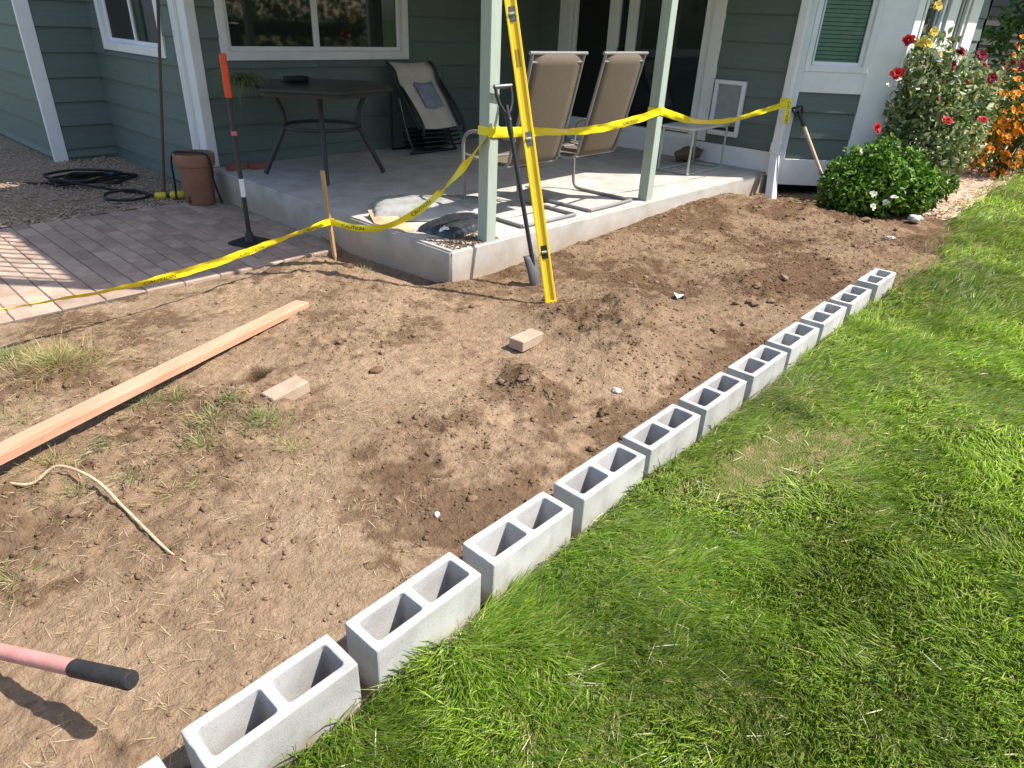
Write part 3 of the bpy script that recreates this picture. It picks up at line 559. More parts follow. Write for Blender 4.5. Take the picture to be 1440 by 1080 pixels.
# ------------------------------------------------------------------ cinder block row
def block_mesh(seed):
    rg = random.Random(seed)
    L, W, H, wl, r = .397, .143, .194, .026, .011
    def rrect(x0, x1, y0, y1, r, n=4):
        pts = []
        for cx, cy, a0 in ((x1-r, y1-r, 0), (x0+r, y1-r, 90), (x0+r, y0+r, 180), (x1-r, y0+r, 270)):
            for k in range(n+1): a = R(a0+90*k/n); pts.append((cx+r*math.cos(a), cy+r*math.sin(a)))
        return pts
    b = bmesh.new(); T = []; B = []
    cells = [(wl, L/2-wl*.55, wl, W-wl), (L/2+wl*.55, L-wl, wl, W-wl)]
    def side(a, b, n):
        out = []
        for i in range(n):
            t = i/n; x = a[0]+(b[0]-a[0])*t; y = a[1]+(b[1]-a[1])*t; d = rg.uniform(0, .0006)+(rg.uniform(.0008, .0018) if rg.random() < .05 else 0)
            if i == 0: d = rg.uniform(.0005, .002)
            out.append((x+(L/2-x)/abs(L/2-x+1e-9)*d*(1 if a[0] == b[0] or i == 0 else 0), y+(W/2-y)/abs(W/2-y+1e-9)*d*(1 if a[1] == b[1] or i == 0 else 0)))
        return out
    outer = side((0, 0), (L, 0), 16)+side((L, 0), (L, W), 6)+side((L, W), (0, W), 16)+side((0, W), (0, 0), 6)
    loops = [(outer, 0)]+[(rrect(a+.0, c, d, e, r), .004) for a, c, d, e in cells]
    te = []; be = []
    for pts, tap in loops:
        cx = sum(p[0] for p in pts)/len(pts); cy = sum(p[1] for p in pts)/len(pts)
        tv = [b.verts.new((p[0], p[1], H)) for p in pts]; bv = [b.verts.new((p[0]+(cx-p[0])*tap/.05, p[1]+(cy-p[1])*tap/.05, 0)) for p in pts]; n = len(pts)
        for i in range(n):
            b.faces.new((bv[i], bv[(i+1) % n], tv[(i+1) % n], tv[i]))
        te += [b.edges.get((tv[i], tv[(i+1) % n])) for i in range(n)]; be += [b.edges.get((bv[i], bv[(i+1) % n])) for i in range(n)]
    bmesh.ops.triangle_fill(b, use_beauty=True, edges=te); bmesh.ops.triangle_fill(b, use_beauty=True, edges=be)
    bmesh.ops.recalc_face_normals(b, faces=b.faces)
    me = bpy.data.meshes.new('concrete_block'); b.to_mesh(me); b.free(); me.materials.append(MT['block']); return me
bmsh = [block_mesh(k) for k in range(12)]
T_ = [-.452, 0, .4493, .8979, 1.3544, 1.7991, 2.2510, 2.7159, 3.1745, 3.6450, 4.1148, 4.6353]
ORD = ['last', 'second to last', 'tenth', 'ninth', 'eighth', 'seventh', 'sixth', 'fifth', 'fourth', 'third', 'second', 'first']
dR = Vector((math.cos(ROW_A), math.sin(ROW_A), 0)); qR = Vector((math.sin(ROW_A), -math.cos(ROW_A), 0))
for i, t in enumerate(T_):
    o = bpy.data.objects.new('concrete_block', bmsh[i]); col.objects.link(o)
    p = Vector((ROW_O[0], ROW_O[1], 0))+dR*(t+random.uniform(-.004, .004))+qR*(.143+random.uniform(-.004, .004)+(.012 if i == 0 else 0))
    o.location = (p.x, p.y, -.001 - (.012 if i == 0 else 0)); o.rotation_euler = (random.uniform(-.006, .006), random.uniform(-.006, .006), ROW_A+random.uniform(-.012, .012))
    bv = o.modifiers.new('bevel', 'BEVEL'); bv.width = .0045; bv.segments = 2; bv.limit_method = 'ANGLE'; bv.angle_limit = R(50)
    tag(o, 'grey two-hole concrete block, %s in the row counted from the flowering bushes' % ORD[i], 'concrete block', 'concrete blocks laid in a row along the lawn')

# ------------------------------------------------------------------ the house
house = thing('house', 'green lap-sided house with white trim around the covered porch', 'house', (3.12, 7.17, 0))
class Wall:
    def __init__(s, p0, p1, n):
        s.p = Vector((*p0, 0)); d = Vector((*p1, 0))-s.p; s.L = d.length; s.t = d.normalized(); s.n = Vector((*n, 0)).normalized()
    def P(s, u, z, o): return s.p+s.t*u+s.n*o+Vector((0, 0, z))
    def bx(s, mb, u0, u1, z0, z1, o0, o1):
        mb.hexa([s.P(u0, z0, o0), s.P(u1, z0, o0), s.P(u1, z0, o1), s.P(u0, z0, o1), s.P(u0, z1, o0), s.P(u1, z1, o0), s.P(u1, z1, o1), s.P(u0, z1, o1)]); return mb
    def boards(s, parent, u0, u1, z0, z1, openings, mt, zref=.34, rev=.2655):
        k = math.floor((z0-zref)/rev); n = 0
        while zref+k*rev < z1-.01:
            a = max(z0, zref+k*rev); b = min(z1, zref+(k+1)*rev)-.0015; k += 1
            if b-a < .02: continue
            cuts = sorted({u0, u1} | {min(max(c, u0), u1) for o in openings for c in o[:2]})
            pieces = []
            for c0, c1 in zip(cuts, cuts[1:]):
                if c1-c0 < .005: continue
                mid = (c0+c1)/2; segs = [(a, b)]
                for (o0, o1, q0, q1) in openings:
                    if o0 < mid < o1:
                        ns = []
                        for (x, y) in segs:
                            if q1 <= x or q0 >= y: ns.append((x, y)); continue
                            if q0 > x: ns.append((x, q0))
                            if q1 < y: ns.append((q1, y))
                        segs = ns
                for (x, y) in segs:
                    if pieces and abs(pieces[-1][1]-c0) < 1e-6 and pieces[-1][2:] == (x, y): pieces[-1] = (pieces[-1][0], c1, x, y)
                    elif y-x > .015: pieces.append((c0, c1, x, y))
            cut = []
            for (c0, c1, x, y) in pieces:
                if c1-c0 > 1.9:
                    j = c0+(c1-c0)*random.uniform(.3, .7); cut += [(c0, j-.0015, x, y), (j+.0015, c1, x, y)]
                else: cut.append((c0, c1, x, y))
            for (c0, c1, x, y) in cut:
                ob, ot = .028, .005
                mb = MB(); mb.hexa([s.P(c0, x, .001), s.P(c1, x, .001), s.P(c1, x, ob), s.P(c0, x, ob), s.P(c0, y, .001), s.P(c1, y, .001), s.P(c1, y, ot), s.P(c0, y, ot)])
                mb.build('siding_board', mt, parent); n += 1
def wall_part(W, z0, z1, openings, thick=.12):
    """backing with holes"""
    mb = MB(); cuts = sorted({0, W.L} | {c for o in openings for c in o[:2]})
    for a, b in zip(cuts, cuts[1:]):
        mid = (a+b)/2; segs = [(z0, z1)]
        for (o0, o1, q0, q1) in openings:
            if o0 < mid < o1:
                ns = []
                for (x, y) in segs:
                    if q0 > x: ns.append((x, min(q0, y)))
                    if q1 < y: ns.append((max(q1, x), y))
                segs = [g for g in ns if g[1]-g[0] > .001]
        for (x, y) in segs: W.bx(mb, a, b, x, y, -thick, 0)
    return mb.build('wall', MT['siding'], house)
def window(W, u0, u1, z0, z1, mull=None, fw=.085, screens=(), blinds=False, name='window', sill=True):
    """surround, sashes and panes in a wall hole; u0..u1 is the outside of the surround"""
    f = MB(); W.bx(f, u0, u0+fw, z0, z1, -.06, .035); W.bx(f, u1-fw, u1, z0, z1, -.06, .035); W.bx(f, u0+fw, u1-fw, z0, z0+fw, -.06, .034); W.bx(f, u0+fw, u1-fw, z1-fw, z1, -.06, .034)
    wo = f.build(name, MT['white'], house, bevel=.004)
    a, b, c, d = u0+fw, u1-fw, z0+fw, z1-fw
    halves = [(a, b, -.02)] if mull is None else [(a, (mull[0]+mull[1])/2, -.012), ((mull[0]+mull[1])/2, b, -.035)]
    for k, (x0, x1, o) in enumerate(halves):
        s = .042
        fr = MB(); W.bx(fr, x0, x0+s, c, d, o-.03, o+.012); W.bx(fr, x1-s, x1, c, d, o-.03, o+.012); W.bx(fr, x0+s, x1-s, c, c+s, o-.03, o+.011); W.bx(fr, x0+s, x1-s, d-s, d, o-.03, o+.011)
        fr.build('sash', MT['vinyl'], wo, bevel=.003)
        g_ = MB(); W.bx(g_, x0+s-.003, x1-s+.003, c+s-.003, d-s+.003, o-.012, o-.006); g_.build('pane', MT['blackscreen'] if k in screens else MT['clearglass' if blinds else 'glass'], wo)
    if blinds:
        z = c+.03
        while z < d-.02:
            q = MB(); W.bx(q, a+.05, b-.05, z, z+.034, -.052, -.047); q.build('blind_slat', MT['blind'], wo); z += .04
    rm = MB(); W.bx(rm, u0+.02, u1-.02, z0+.02, z1-.02, -.45, -.44); rm.build('room_back', MT['dark'], wo)
    return wo
ZT = 5.2
# window wall behind the porch (x along, faces the garden)
WA = Wall((3.12, 7.17), (8.05, 7.17), (0, -1)); opA = [(.30, 2.55, 1.24, 2.36)]
wa = wall_part(WA, -.1, ZT, opA)
WA.boards(wa, .07, 4.93, S+.004, 2.5, [(.265, 2.584, 1.205, 2.40)], MT['siding'])
window(WA, .265, 2.584, 1.205, 2.40, (1.314, 1.419))
WL = Wall((3.12, 7.17), (3.12, 9.85), (-1, 0)); opL = [(.62, 2.25, 1.22, 2.36)]
wl = wall_part(WL, -.1, ZT, opL)
WL.boards(wl, .26, 2.68, -.06, 2.7, [(.58, 2.285, 1.19, 2.40)], MT['siding'])
window(WL, .58, 2.285, 1.19, 2.40, (1.36, 1.44), screens=(1,))
WJ = Wall((2.42, 9.85), (3.22, 9.85), (0, -1)); wj = wall_part(WJ, -.1, ZT, []); WJ.boards(wj, .12, .699, -.02, 2.7, [], MT['siding'])
WM = Wall((2.42, 9.85), (2.42, 14), (-1, 0)); wm_ = wall_part(WM, -.1, ZT, []); WM.boards(wm_, .02, 4.15, -.02, 2.7, [], MT['siding'])
# white corner boards and the ribbed downspout
def trim(W, u0, u1, z0, z1, o0, o1, name='corner_board', bev=.004, mt='white'):
    m = MB(); W.bx(m, u0, u1, z0, z1, o0, o1); return m.build(name, MT[mt], house, bevel=bev)
trim(WA, -.03, .072, S+.003, 2.5, -.05, .03)
trim(WL, .0, .13, -.06, 2.7, .0, .032)
for k in range(3): trim(WL, .135+.04*k, .165+.04*k, .1, 2.7, .0, .062, 'downspout_rib')
trim(WL, .13, .25, .08, 2.7, .0, .05, 'downspout')
trim(WJ, -.035, .115, -.07, 2.7, -.02, .028); trim(WM, .0, .02, .0, 2.7, .0, .033)
# door wall (faces -x)
WD = Wall((8.05, 7.17), (8.05, 3.42), (-1, 0))
Y_ = lambda y: 7.17-y
opD = [(Y_(6.72), Y_(4.40), .46, 2.36)]
wd = wall_part(WD, -.1, ZT, opD)
WD.boards(wd, .0, 3.75, .442, 2.5, [(Y_(6.77), Y_(4.32), .2, 2.42)], MT['siding'], zref=.45, rev=.277)
door = MB(); WD.bx(door, Y_(6.77), Y_(6.57), S+.002, 2.42, -.06, .036); WD.bx(door, Y_(4.47), Y_(4.32), S+.24, 2.42, -.06, .036); WD.bx(door, Y_(6.57), Y_(4.47), 2.3, 2.42, -.06, .034)
door = door.build('sliding_door', MT['white'], house, bevel=.005)
for (a, b) in ((5.976, 5.81), (5.68, 5.54), (4.59, 4.49), (6.55, 6.50)):
    q = MB(); WD.bx(q, Y_(a), Y_(b), .47, 2.295, -.07, -.01); q.build('stile', MT['vinyl'], door, bevel=.003)
for (a, b, mt) in ((6.50, 5.976, 'blackscreen'), (5.81, 5.68, 'glass'), (5.54, 4.59, 'glass')):
    q = MB(); WD.bx(q, Y_(a), Y_(b), .50, 2.295, -.05, -.044); q.build('pane', MT[mt], door)
q = MB(); WD.bx(q, Y_(6.56), Y_(4.48), .44, .498, -.08, .02); q.build('sill', MT['vinyl'], door, bevel=.003)
q = MB(); WD.bx(q, Y_(5.765), Y_(5.74), 1.22, 1.42, -.01, .03); q.build('handle', MT['black'], door, bevel=.004)
q = MB(); WD.bx(q, Y_(6.7), Y_(4.4), .3, 2.4, -.7, -.69); q.build('room_back', MT['dark'], door)
trim(WD, Y_(6.5), Y_(3.44), S+.002, .44, .0, .03, 'skirting_board')
# pet door
pd = MB(); WD.bx(pd, Y_(4.29), Y_(4.245), .545, 1.15, .02, .07); WD.bx(pd, Y_(3.945), Y_(3.90), .545, 1.15, .02, .07); WD.bx(pd, Y_(4.245), Y_(3.945), .545, .60, .02, .069); WD.bx(pd, Y_(4.245), Y_(3.945), 1.105, 1.15, .02, .069)
pd = pd.build('pet_door', MT['vinyl'], house, bevel=.006)
q = MB(); WD.bx(q, Y_(4.245), Y_(3.945), .60, 1.105, .022, .034); q.build('flap', plain('pet_flap', (.30, .31, .31), .4, .4), pd)
q = MB(); WD.bx(q, Y_(4.235), Y_(3.955), .60, .655, .036, .044); q.build('flap_weight', MT['black'], pd)
# angled bay
WB = Wall((8.05, 3.42), (8.83, 2.57), (-.737, -.676)); LB = WB.L
opB = [(.19, .80, 1.35, 2.3)]
wb = wall_part(WB, .10, 2.6, opB)
q = MB(); WB.bx(q, -.2, LB+.1, -.1, .12, -.5, -.18); q.build('crawl_shade', MT['dark'], house)  # dark panel standing in for the shaded crawl gap under the bay
WB.boards(wb, .11, .80, .38, 1.09, [], MT['siding'], zref=.335, rev=.277)
trim(WB, .0, .11, .09, 2.55, .0, .03); trim(WB, .80, LB-.002, .385, 2.55, .0, .03); trim(WB, .11, .80, 1.09, 1.30, .0, .029, 'band_board'); trim(WB, .11, LB-.004, .09, .38, .0, .032, 'skirting_board')
window(WB, .11, .80, 1.30, 2.42, None, fw=.06, blinds=True)
WR = Wall((8.83, 2.57), (12.0, 2.57), (0, -1)); wr = wall_part(WR, .0, 2.6, [(.30, .85, 1.15, 2.3), (1.55, 1.85, 1.5, 2.3)])
WR.boards(wr, .18, 3.0, .2, 2.55, [(.22, .95, 1.07, 2.4), (1.45, 1.95, 1.35, 2.42), (1.05, 1.4, .1, 2.6), (2.0, 2.5, .1, 2.6)], MT['siding'])
trim(WR, -.03, .18, .1, 2.55, .0, .03); trim(WR, 1.08, 1.38, .1, 2.55, .0, .05); trim(WR, 2.02, 2.48, .1, 2.55, .0, .05)
window(WR, .22, .95, 1.07, 2.40, None, fw=.07); window(WR, 1.45, 1.95, 1.35, 2.42, None, fw=.07)
WE = Wall((12.0, 2.57), (12.0, 8), (1, 0)); we = wall_part(WE, .0, 2.6, [])
# downspout at the porch end
ds = MB(); ds.box((7.965, 3.385, 1.35), (.07, .095, 2.3)); dso = ds.build('downspout', MT['white'], house, bevel=.008)
q = MB().box((7.962, 3.382, .50), (.085, .11, .13)); q.build('downspout_joint', MT['white'], dso, bevel=.006)
q = MB().hexa([Vector(v) for v in ((7.72, 3.20, -.06), (7.79, 3.17, -.06), (7.79, 3.26, -.06), (7.72, 3.29, -.06), (7.93, 3.34, .44), (8.0, 3.34, .44), (8.0, 3.43, .44), (7.93, 3.43, .44))]); q.build('downspout_foot', MT['white'], dso, bevel=.006)
# bay roof and main roof
MB().prism([(7.2, 3.49), (8.7, 2.1), (12.3, 2.1), (12.3, 8), (8.06, 8), (8.06, 3.49)], 2.6, 2.74).build('eave', MT['white'], house)
MB().prism([(7.3, 3.46), (8.73, 2.16), (12.3, 2.16), (12.3, 8), (8.1, 8), (8.1, 3.46)], 2.745, 2.80).build('bay_roof', MT['roof'], house)

# ------------------------------------------------------------------ raised deck over the porch: two posts, beam, joists, boards, railing
deck = thing('porch_deck', 'raised deck on pale green posts forming the porch cover', 'deck', (3.5, 3.54, S))
POST = [(3.515, 3.545), (5.62, 3.55)]
for (x, y) in POST:
    q = MB().box((x, y, (S-.012+2.33)/2), (.098, .098, 2.33-S+.012)).build('post', MT['post'], deck, bevel=.004)
MB().box((5.36, 5.34, 2.503), (5.3, 3.6, .012)).build('sun_block_panel', MT['white'], deck)  # unseen panel added to stop sun leaking between the deck boards
MB().box((5.37, 3.55, 2.42), (5.36, .1, .18)).build('beam', MT['post'], deck, bevel=.004)
k = 0
for x in np.arange(2.75, 8.0, .42): MB().box((x, 5.34, 2.585), (.045, 3.62, .145)).build('joist', MT['post'], deck)
MB().box((5.36, 3.515, 2.645), (5.38, .03, .29)).build('fascia', MT['white'], deck); MB().box((2.685, 5.35, 2.645), (.03, 3.63, .29)).build('fascia', MT['white'], deck)
y = 3.57
while y < 7.1: MB().box((5.36, y, 2.675), (5.32, .136, .03)).build('deck_board', MT['polebrown'], deck); y += .14
RX, RY0 = 2.70, 3.53
for (a, b) in (((RX, RY0), (RX, 7.1)),):
    a = Vector((*a, 0)); b = Vector((*b, 0)); d = (b-a); L = d.length; d.normalize()
    ang = math.atan2(d.y, d.x); rot = Matrix.Rotation(ang, 3, 'Z')
    MB().box((a+b)/2+Vector((0, 0, 2.86)), (L, .04, .05), rot).build('bottom_rail', MT['white'], deck); MB().box((a+b)/2+Vector((0, 0, 3.75)), (L, .09, .04), rot).build('top_rail', MT['white'], deck)
    u = .15
    while u < L-.05: MB().box(a+d*u+Vector((0, 0, 3.30)), (.019, .019, .86), rot).build('baluster', MT['white'], deck); u += .148
    for u in ([0, L/2] if abs(d.y) > .5 else [L/2, L]): MB().box(a+d*u+Vector((0, 0, 3.24)), (.09, .09, 1.12), rot).build('railing_post', MT['white'], deck)

# ------------------------------------------------------------------ spirit level, shovels, stake, tamper, pole
lv0 = Vector((3.285, 2.69, sh(3.285, 2.69)-.01)); lv1 = Vector((3.40, 3.455, 2.46))
lv = thing('spirit_level', 'long yellow spirit level leaning up against the porch deck', 'spirit level', lv0)
dl = (lv1-lv0).normalized(); sdv = Vector((RT[0], RT[1], 0)).normalized()
sdv = (sdv - dl*sdv.dot(dl)).normalized(); nl = dl.cross(sdv)      # sdv: width, nl: thickness
if nl.dot(Vector((FW[0], FW[1], 0))) > 0: nl = -nl
rl = Matrix((sdv, nl, dl)).transposed(); Ll = (lv1-lv0).length
def lbox(c, d): return MB().box(lv0+rl@Vector(c), d, rl)
fl = lbox((0, 0, Ll/2), (.046, .016, Ll)); 
lvb = fl.build('web', MT['levelyellow'], lv)
for sx in (-1, 1): lbox((sx*.029, 0, Ll/2), (.014, .030, Ll)).build('flange', MT['levelyellow'], lv, bevel=.002)
for zc in (0.0,): lbox((0, 0, .012), (.076, .034, .028)).build('end_cap', MT['levelyellow'], lv, bevel=.003)
def lpos(py):          # distance along the level whose photo row is py
    best = min(np.linspace(0, Ll, 500), key=lambda s: abs((lambda P: 540-FPX*float(np.dot(np.array(P)-C0, UP))/float(np.dot(np.array(P)-C0, FW)))(lv0+dl*s)-py)); return best
for py in (20, 195, 355):
    s_ = lpos(py); vv = lbox((0, .002, s_), (.040, .022, .085)).build('vial_housing', MT['black' if py == 355 else 'greymetal'], lv, bevel=.003)
    a = lv0+rl@Vector((-.016, .013, s_)); b = lv0+rl@Vector((.016, .013, s_)); MB().tube([a, b], .009, 8).build('vial', MT['vial'], vv, smooth=True)
s_ = lpos(82); 
for k in range(2): lbox((-.008+.016*k, .0092, s_), (.009, .001, .10)).build('faded_marking', plain('faded_brown_print', (.30, .19, .02), .5, .3), lv)
# black-handled shovel against the post
sv0 = Vector((3.545, 3.05, sh(3.545, 3.05))); sv1 = Vector((3.545, 3.395, 1.09))
sv = thing('shovel', 'black D-handled shovel leaning on the porch post behind the yellow level', 'shovel', sv0)
ds_ = (sv1-sv0).normalized(); sx = Vector((1, -.12, 0)).normalized(); sx = (sx-ds_*sx.dot(ds_)).normalized(); sn = ds_.cross(sx)
MB().tube([sv0+ds_*.12, sv0+ds_*.5, sv1], [.016, .0155, .0155], 12).build('shaft', MT['black'], sv, smooth=True)
def dgrip(top, d, x, w=.10, h=.17, r=.012):
    """D grip: yoke, two arms and the cross bar"""
    path = [top+x*(w*.5*a)+d*(h*b) for a, b in ((-.98, 1), (-1, .75), (-.85, .45), (-.45, .18), (0, .05), (.45, .18), (.85, .45), (1, .75), (.98, 1))]
    a = MB().tube(path, r, 10); b = MB().tube([top+x*(-w*.56)+d*h, top+x*(w*.56)+d*h], r*1.25, 10); y = MB().tube([top-d*.12, top-d*.02, top+d*.07], [.019, .021, .017], 12)
    return a, b, y
a, b, y = dgrip(sv1, ds_, sx, .13, .19)
a.build('grip_arm', MT['black'], sv, smooth=True); b.build('grip_bar', MT['greymetal'], sv, smooth=True); y = y.build('yoke', MT['black'], sv, smooth=True)
MB().tube([sv1+sn*(.024)+ds_*-.02, sv1-sn*.024+ds_*-.02], .008, 8).build('rivet', MT['greymetal'], y)
def blade(org, d, x, n, Wd, Ln, name, mt, parent):
    """dished shovel blade from org along d"""
    vs = []; fs = []; nu, nv = 7, 9
    for j in range(nv):
        v = j/(nv-1); hw = Wd/2*(1 if v < .55 else math.sqrt(max(0, 1-((v-.55)/.46)**2))*.98+.02)
        for i in range(nu):
            u = i/(nu-1)*2-1; vs.append(org+d*(Ln*v)+x*(u*hw)+n*(.028*u*u-.02*math.sin(v*3.14)))
    for j in range(nv-1):
        for i in range(nu-1): fs.append((j*nu+i, j*nu+i+1, (j+1)*nu+i+1, (j+1)*nu+i))
    m = MB(); m.add(vs, fs); o = m.build(name, mt, parent, smooth=True); s = o.modifiers.new('solid', 'SOLIDIFY'); s.thickness = .003; return o
blade(sv0+ds_*.22, -ds_, sx, sn, .115, .27, 'blade', MT['darksteel'], sv)
# wooden-handled shovel against the bay
w0 = pz(1162, 283, .0); w1 = WB.P(.17, .84, .075)
w0 = Vector((w0.x-.12, w0.y-.12, .0)); 
ws = thing('shovel', 'wooden-handled shovel with black D grip leaning against the house beside the downspout', 'shovel', w0)
dw = (w1-w0).normalized(); xw = Vector((.68, -.73, 0)); xw = (xw-dw*xw.dot(dw)).normalized(); nw = dw.cross(xw); Lw = (w1-w0).length
MB().tube([w0+dw*.33, w0+dw*(Lw*.6), w1-dw*.06], [.019, .018, .019], 12).build('shaft', MT['ash'], ws, smooth=True)
MB().tube([w0+dw*.20, w0+dw*.40], [.021, .021], 12).build('socket', MT['greymetal'], ws, smooth=True)
a, b, y = dgrip(w1, dw, xw, .11, .12); a.build('grip_arm', MT['black'], ws, smooth=True); b.build('grip_bar', MT['black'], ws, smooth=True); y.build('yoke', MT['black'], ws, smooth=True)
blade(w0+dw*.22, -dw, xw, nw, .20, .30, 'blade', MT['greymetal'], ws)
# stake with pointed foot
st = Vector((2.93, 4.70, sh(2.93, 4.70)))
stt = Vector((2.885, 4.70, .598))
m = MB(); d = stt-st; 
rs = d.to_track_quat('Z', 'Y').to_matrix()
m.box((st+stt)/2+d*.02, (.036, .022, d.length*.96), rs); m.add([st+d*.04+rs@Vector((a, b, 0)) for a, b in ((-.018, -.011), (.018, -.011), (.018, .011), (-.018, .011))]+[st-Vector((0, 0, .06))], [(0, 1, 4), (1, 2, 4), (2, 3, 4), (3, 0, 4)])
tag(m.build('wooden_stake', MT['stakewood'], base=st, bevel=.002), 'pale wooden stake in the soil carrying the caution tape', 'stake')
# hand tamper
tb = Vector((2.585, 5.43, PV+.002))
tp = thing('hand_tamper', 'hand tamper with black shaft and orange-red grip standing on the pavers', 'tamper', tb)
m = MB().box(tb+Vector((0, 0, .012)), (.25, .25, .02), Matrix.Rotation(.35, 3, 'Z')); pl_ = m.build('plate', MT['black'], tp, bevel=.003)
MB().tube([tb+Vector((0, 0, .02)), tb+Vector((0, 0, .10))], [.045, .026], 12).build('socket', MT['black'], pl_, smooth=True)
tt = Vector((2.565, 5.40, 1.365)); 
MB().tube([tb+Vector((0, 0, .03)), tb.lerp(tt, .5), tb.lerp(tt, .82)], .019, 12).build('shaft', MT['darkmetal'], tp, smooth=True)
MB().tube([tb.lerp(tt, .79), tb.lerp(tt, .995), tb.lerp(tt, 1.0)], [.026, .027, .02], 12).build('grip', MT['orange'], tp, smooth=True)
MB().tube([tb.lerp(tt, .60), tb.lerp(tt, .622)], .0225, 12).build('marking_tape', MT['pink'], tp, smooth=True)
MB().tube([tb.lerp(tt, .27)+Vector((-.0, -.002, 0)), tb.lerp(tt, .37)+Vector((0, -.002, 0))], .0205, 12).build('label_sticker', MT['vinyl'], tp, smooth=True)
# brown pole against the side wall
pl0 = Vector((2.70, 7.45, PV)); pl1 = Vector((3.055, 7.47, 2.05))
tag(MB().tube([pl0, pl0.lerp(pl1, .5), pl1], .0145, 10).build('wooden_pole', MT['polebrown'], base=pl0, smooth=True), 'thin brown wooden pole leaning against the green side wall', 'pole')

# ------------------------------------------------------------------ pot, hose
pc = Vector((2.875, 6.98, PV+.002))
pot = thing('flower_pot', 'terracotta flower pot with black hose hung over its rim', 'flower pot', pc)
MB().lathe([(.0, .0), (.125, 0), (.132, .01), (.165, .36), (.17, .37), (.182, .375), (.186, .39), (.19, .475), (.183, .487), (.168, .485), (.165, .44), (.16, .40), (.0, .39)], pc).build('body', MT['terracotta'], pot, smooth=True)
MB().lathe([(0.0, .395), (.06, .40), (.157, .392)], pc).build('potting_soil', MT['soil'], pot)
def wig(pts, n=8):
    """Catmull-Rom through the points"""
    P = [Vector(p) for p in pts]; P = [P[0]*2-P[1]]+P+[P[-1]*2-P[-2]]; out = []
    for i in range(1, len(P)-2):
        for k in range(n):
            t = k/n; a, b, c, d = P[i-1:i+3]
            out.append(.5*((2*b)+(c-a)*t+(2*a-5*b+4*c-d)*t*t+(3*b-a-3*c+d)*t**3))
    return out+[P[-2]]
# hose: a tangled heap, a loop, then over the pot
hp = []
for i in range(34):
    a = i*1.05+.2*math.sin(i*2.1); r = .10+.16*random.random()
    hp.append((2.38+r*1.7*math.cos(a)-.25*(i > 24)*((i-24)/10), 8.42+r*1.15*math.sin(a), PV+.03+.03*random.random()+.002*i))
hp = [(1.78, 8.75, PV+.03), (1.95, 8.62, PV+.03), (2.1, 8.7, PV+.04), (2.0, 8.5, PV+.04)]+hp+[(2.35, 8.0, PV+.03), (2.55, 7.7, PV+.02), (2.56, 7.48, PV+.02), (2.35, 7.42, PV+.02), (2.2, 7.6, PV+.02), (2.3, 7.85, PV+.02), (2.5, 7.75, PV+.045), (2.62, 7.45, PV+.02)]
ho = thing('garden_hose', 'black garden hose lying in a tangled heap on the gravel', 'hose', (2.4, 8.3, PV))
MB().tube(wig(hp, 6), .0135, 7).build('tube', MT['hose'], ho, smooth=True)
nz = thing('hose_nozzle', 'yellow and black hose nozzle lying on the gravel beside the pot', 'nozzle', (2.68, 7.30, PV))
n0 = Vector((2.60, 7.42, PV+.03)); n1 = Vector((2.83, 7.24, PV+.045)); dn = n1-n0
MB().tube([n0, n0+dn*.04, n0+dn*.34, n0+dn*.38], [.02, .034, .034, .022], 12).build('body', MT['nozzle'], nz, smooth=True)
MB().tube([n0+dn*.38, n0+dn*.5], .022, 10).build('collar', MT['black'], nz, smooth=True)
MB().tube([n0+dn*.5, n0+dn*.55, n0+dn*.93, n0+dn], [.022, .04, .04, .026], 12).build('head', MT['nozzle'], nz, smooth=True)
st2 = thing('strap', 'black strap draped over the rim of the terracotta pot', 'strap', (2.875, 6.98, PV))
MB().tube(wig([(2.73, 7.22, PV+.02), (2.715, 7.15, PV+.2), (2.70, 7.09, PV+.42), (2.735, 7.07, PV+.495), (2.82, 6.98, PV+.498), (2.90, 6.84, PV+.50), (2.935, 6.778, PV+.46), (2.955, 6.80, PV+.25), (3.0, 6.80, PV+.04), (3.03, 6.86, PV+.02)]), .010, 7).build('band', MT['hose'], st2, smooth=True)
MB().tube(wig([(2.735, 7.07, PV+.495), (2.742, 7.02, PV+.38), (2.765, 6.95, PV+.2), (2.735, 6.93, PV+.03)]), .009, 7).build('band', MT['hose'], st2, smooth=True)

# ------------------------------------------------------------------ patio table
TC = Vector((3.88, 6.25, S)); TH = .84
tab = thing('patio_table', 'dark bronze patio table with curved legs under the wide window', 'table', TC)
poly = [(TC.x+.72*math.cos(R(a)), TC.y+.72*math.sin(R(a))) for a in range(13, 373, 60)]
MB().prism(poly, S+TH-.035, S+TH).build('table_top', MT['darkmetal'], tab, bevel=.008)
MB().prism([(TC.x+(x-TC.x)*.93, TC.y+(y-TC.y)*.93) for x, y in poly], S+TH-.075, S+TH-.036).build('apron', MT['darkmetal'], tab)
for a in (58, 148, 238, 328):
    c, s = math.cos(R(a)), math.sin(R(a)); pr = [(.58, .012), (.50, .17), (.41, .34), (.355, .47), (.37, .62), (.44, .765)]
    MB().tube(wig([(TC.x+r*c, TC.y+r*s, S+z) for r, z in pr], 6), .024, 10).build('leg', MT['darkmetal'], tab, smooth=True)
MB().tube([(TC.x+.365*math.cos(R(a)), TC.y+.365*math.sin(R(a)), S+.46) for a in range(0, 361, 12)], .017, 8, cap=False).build('ring', MT['darkmetal'], tab, smooth=True)
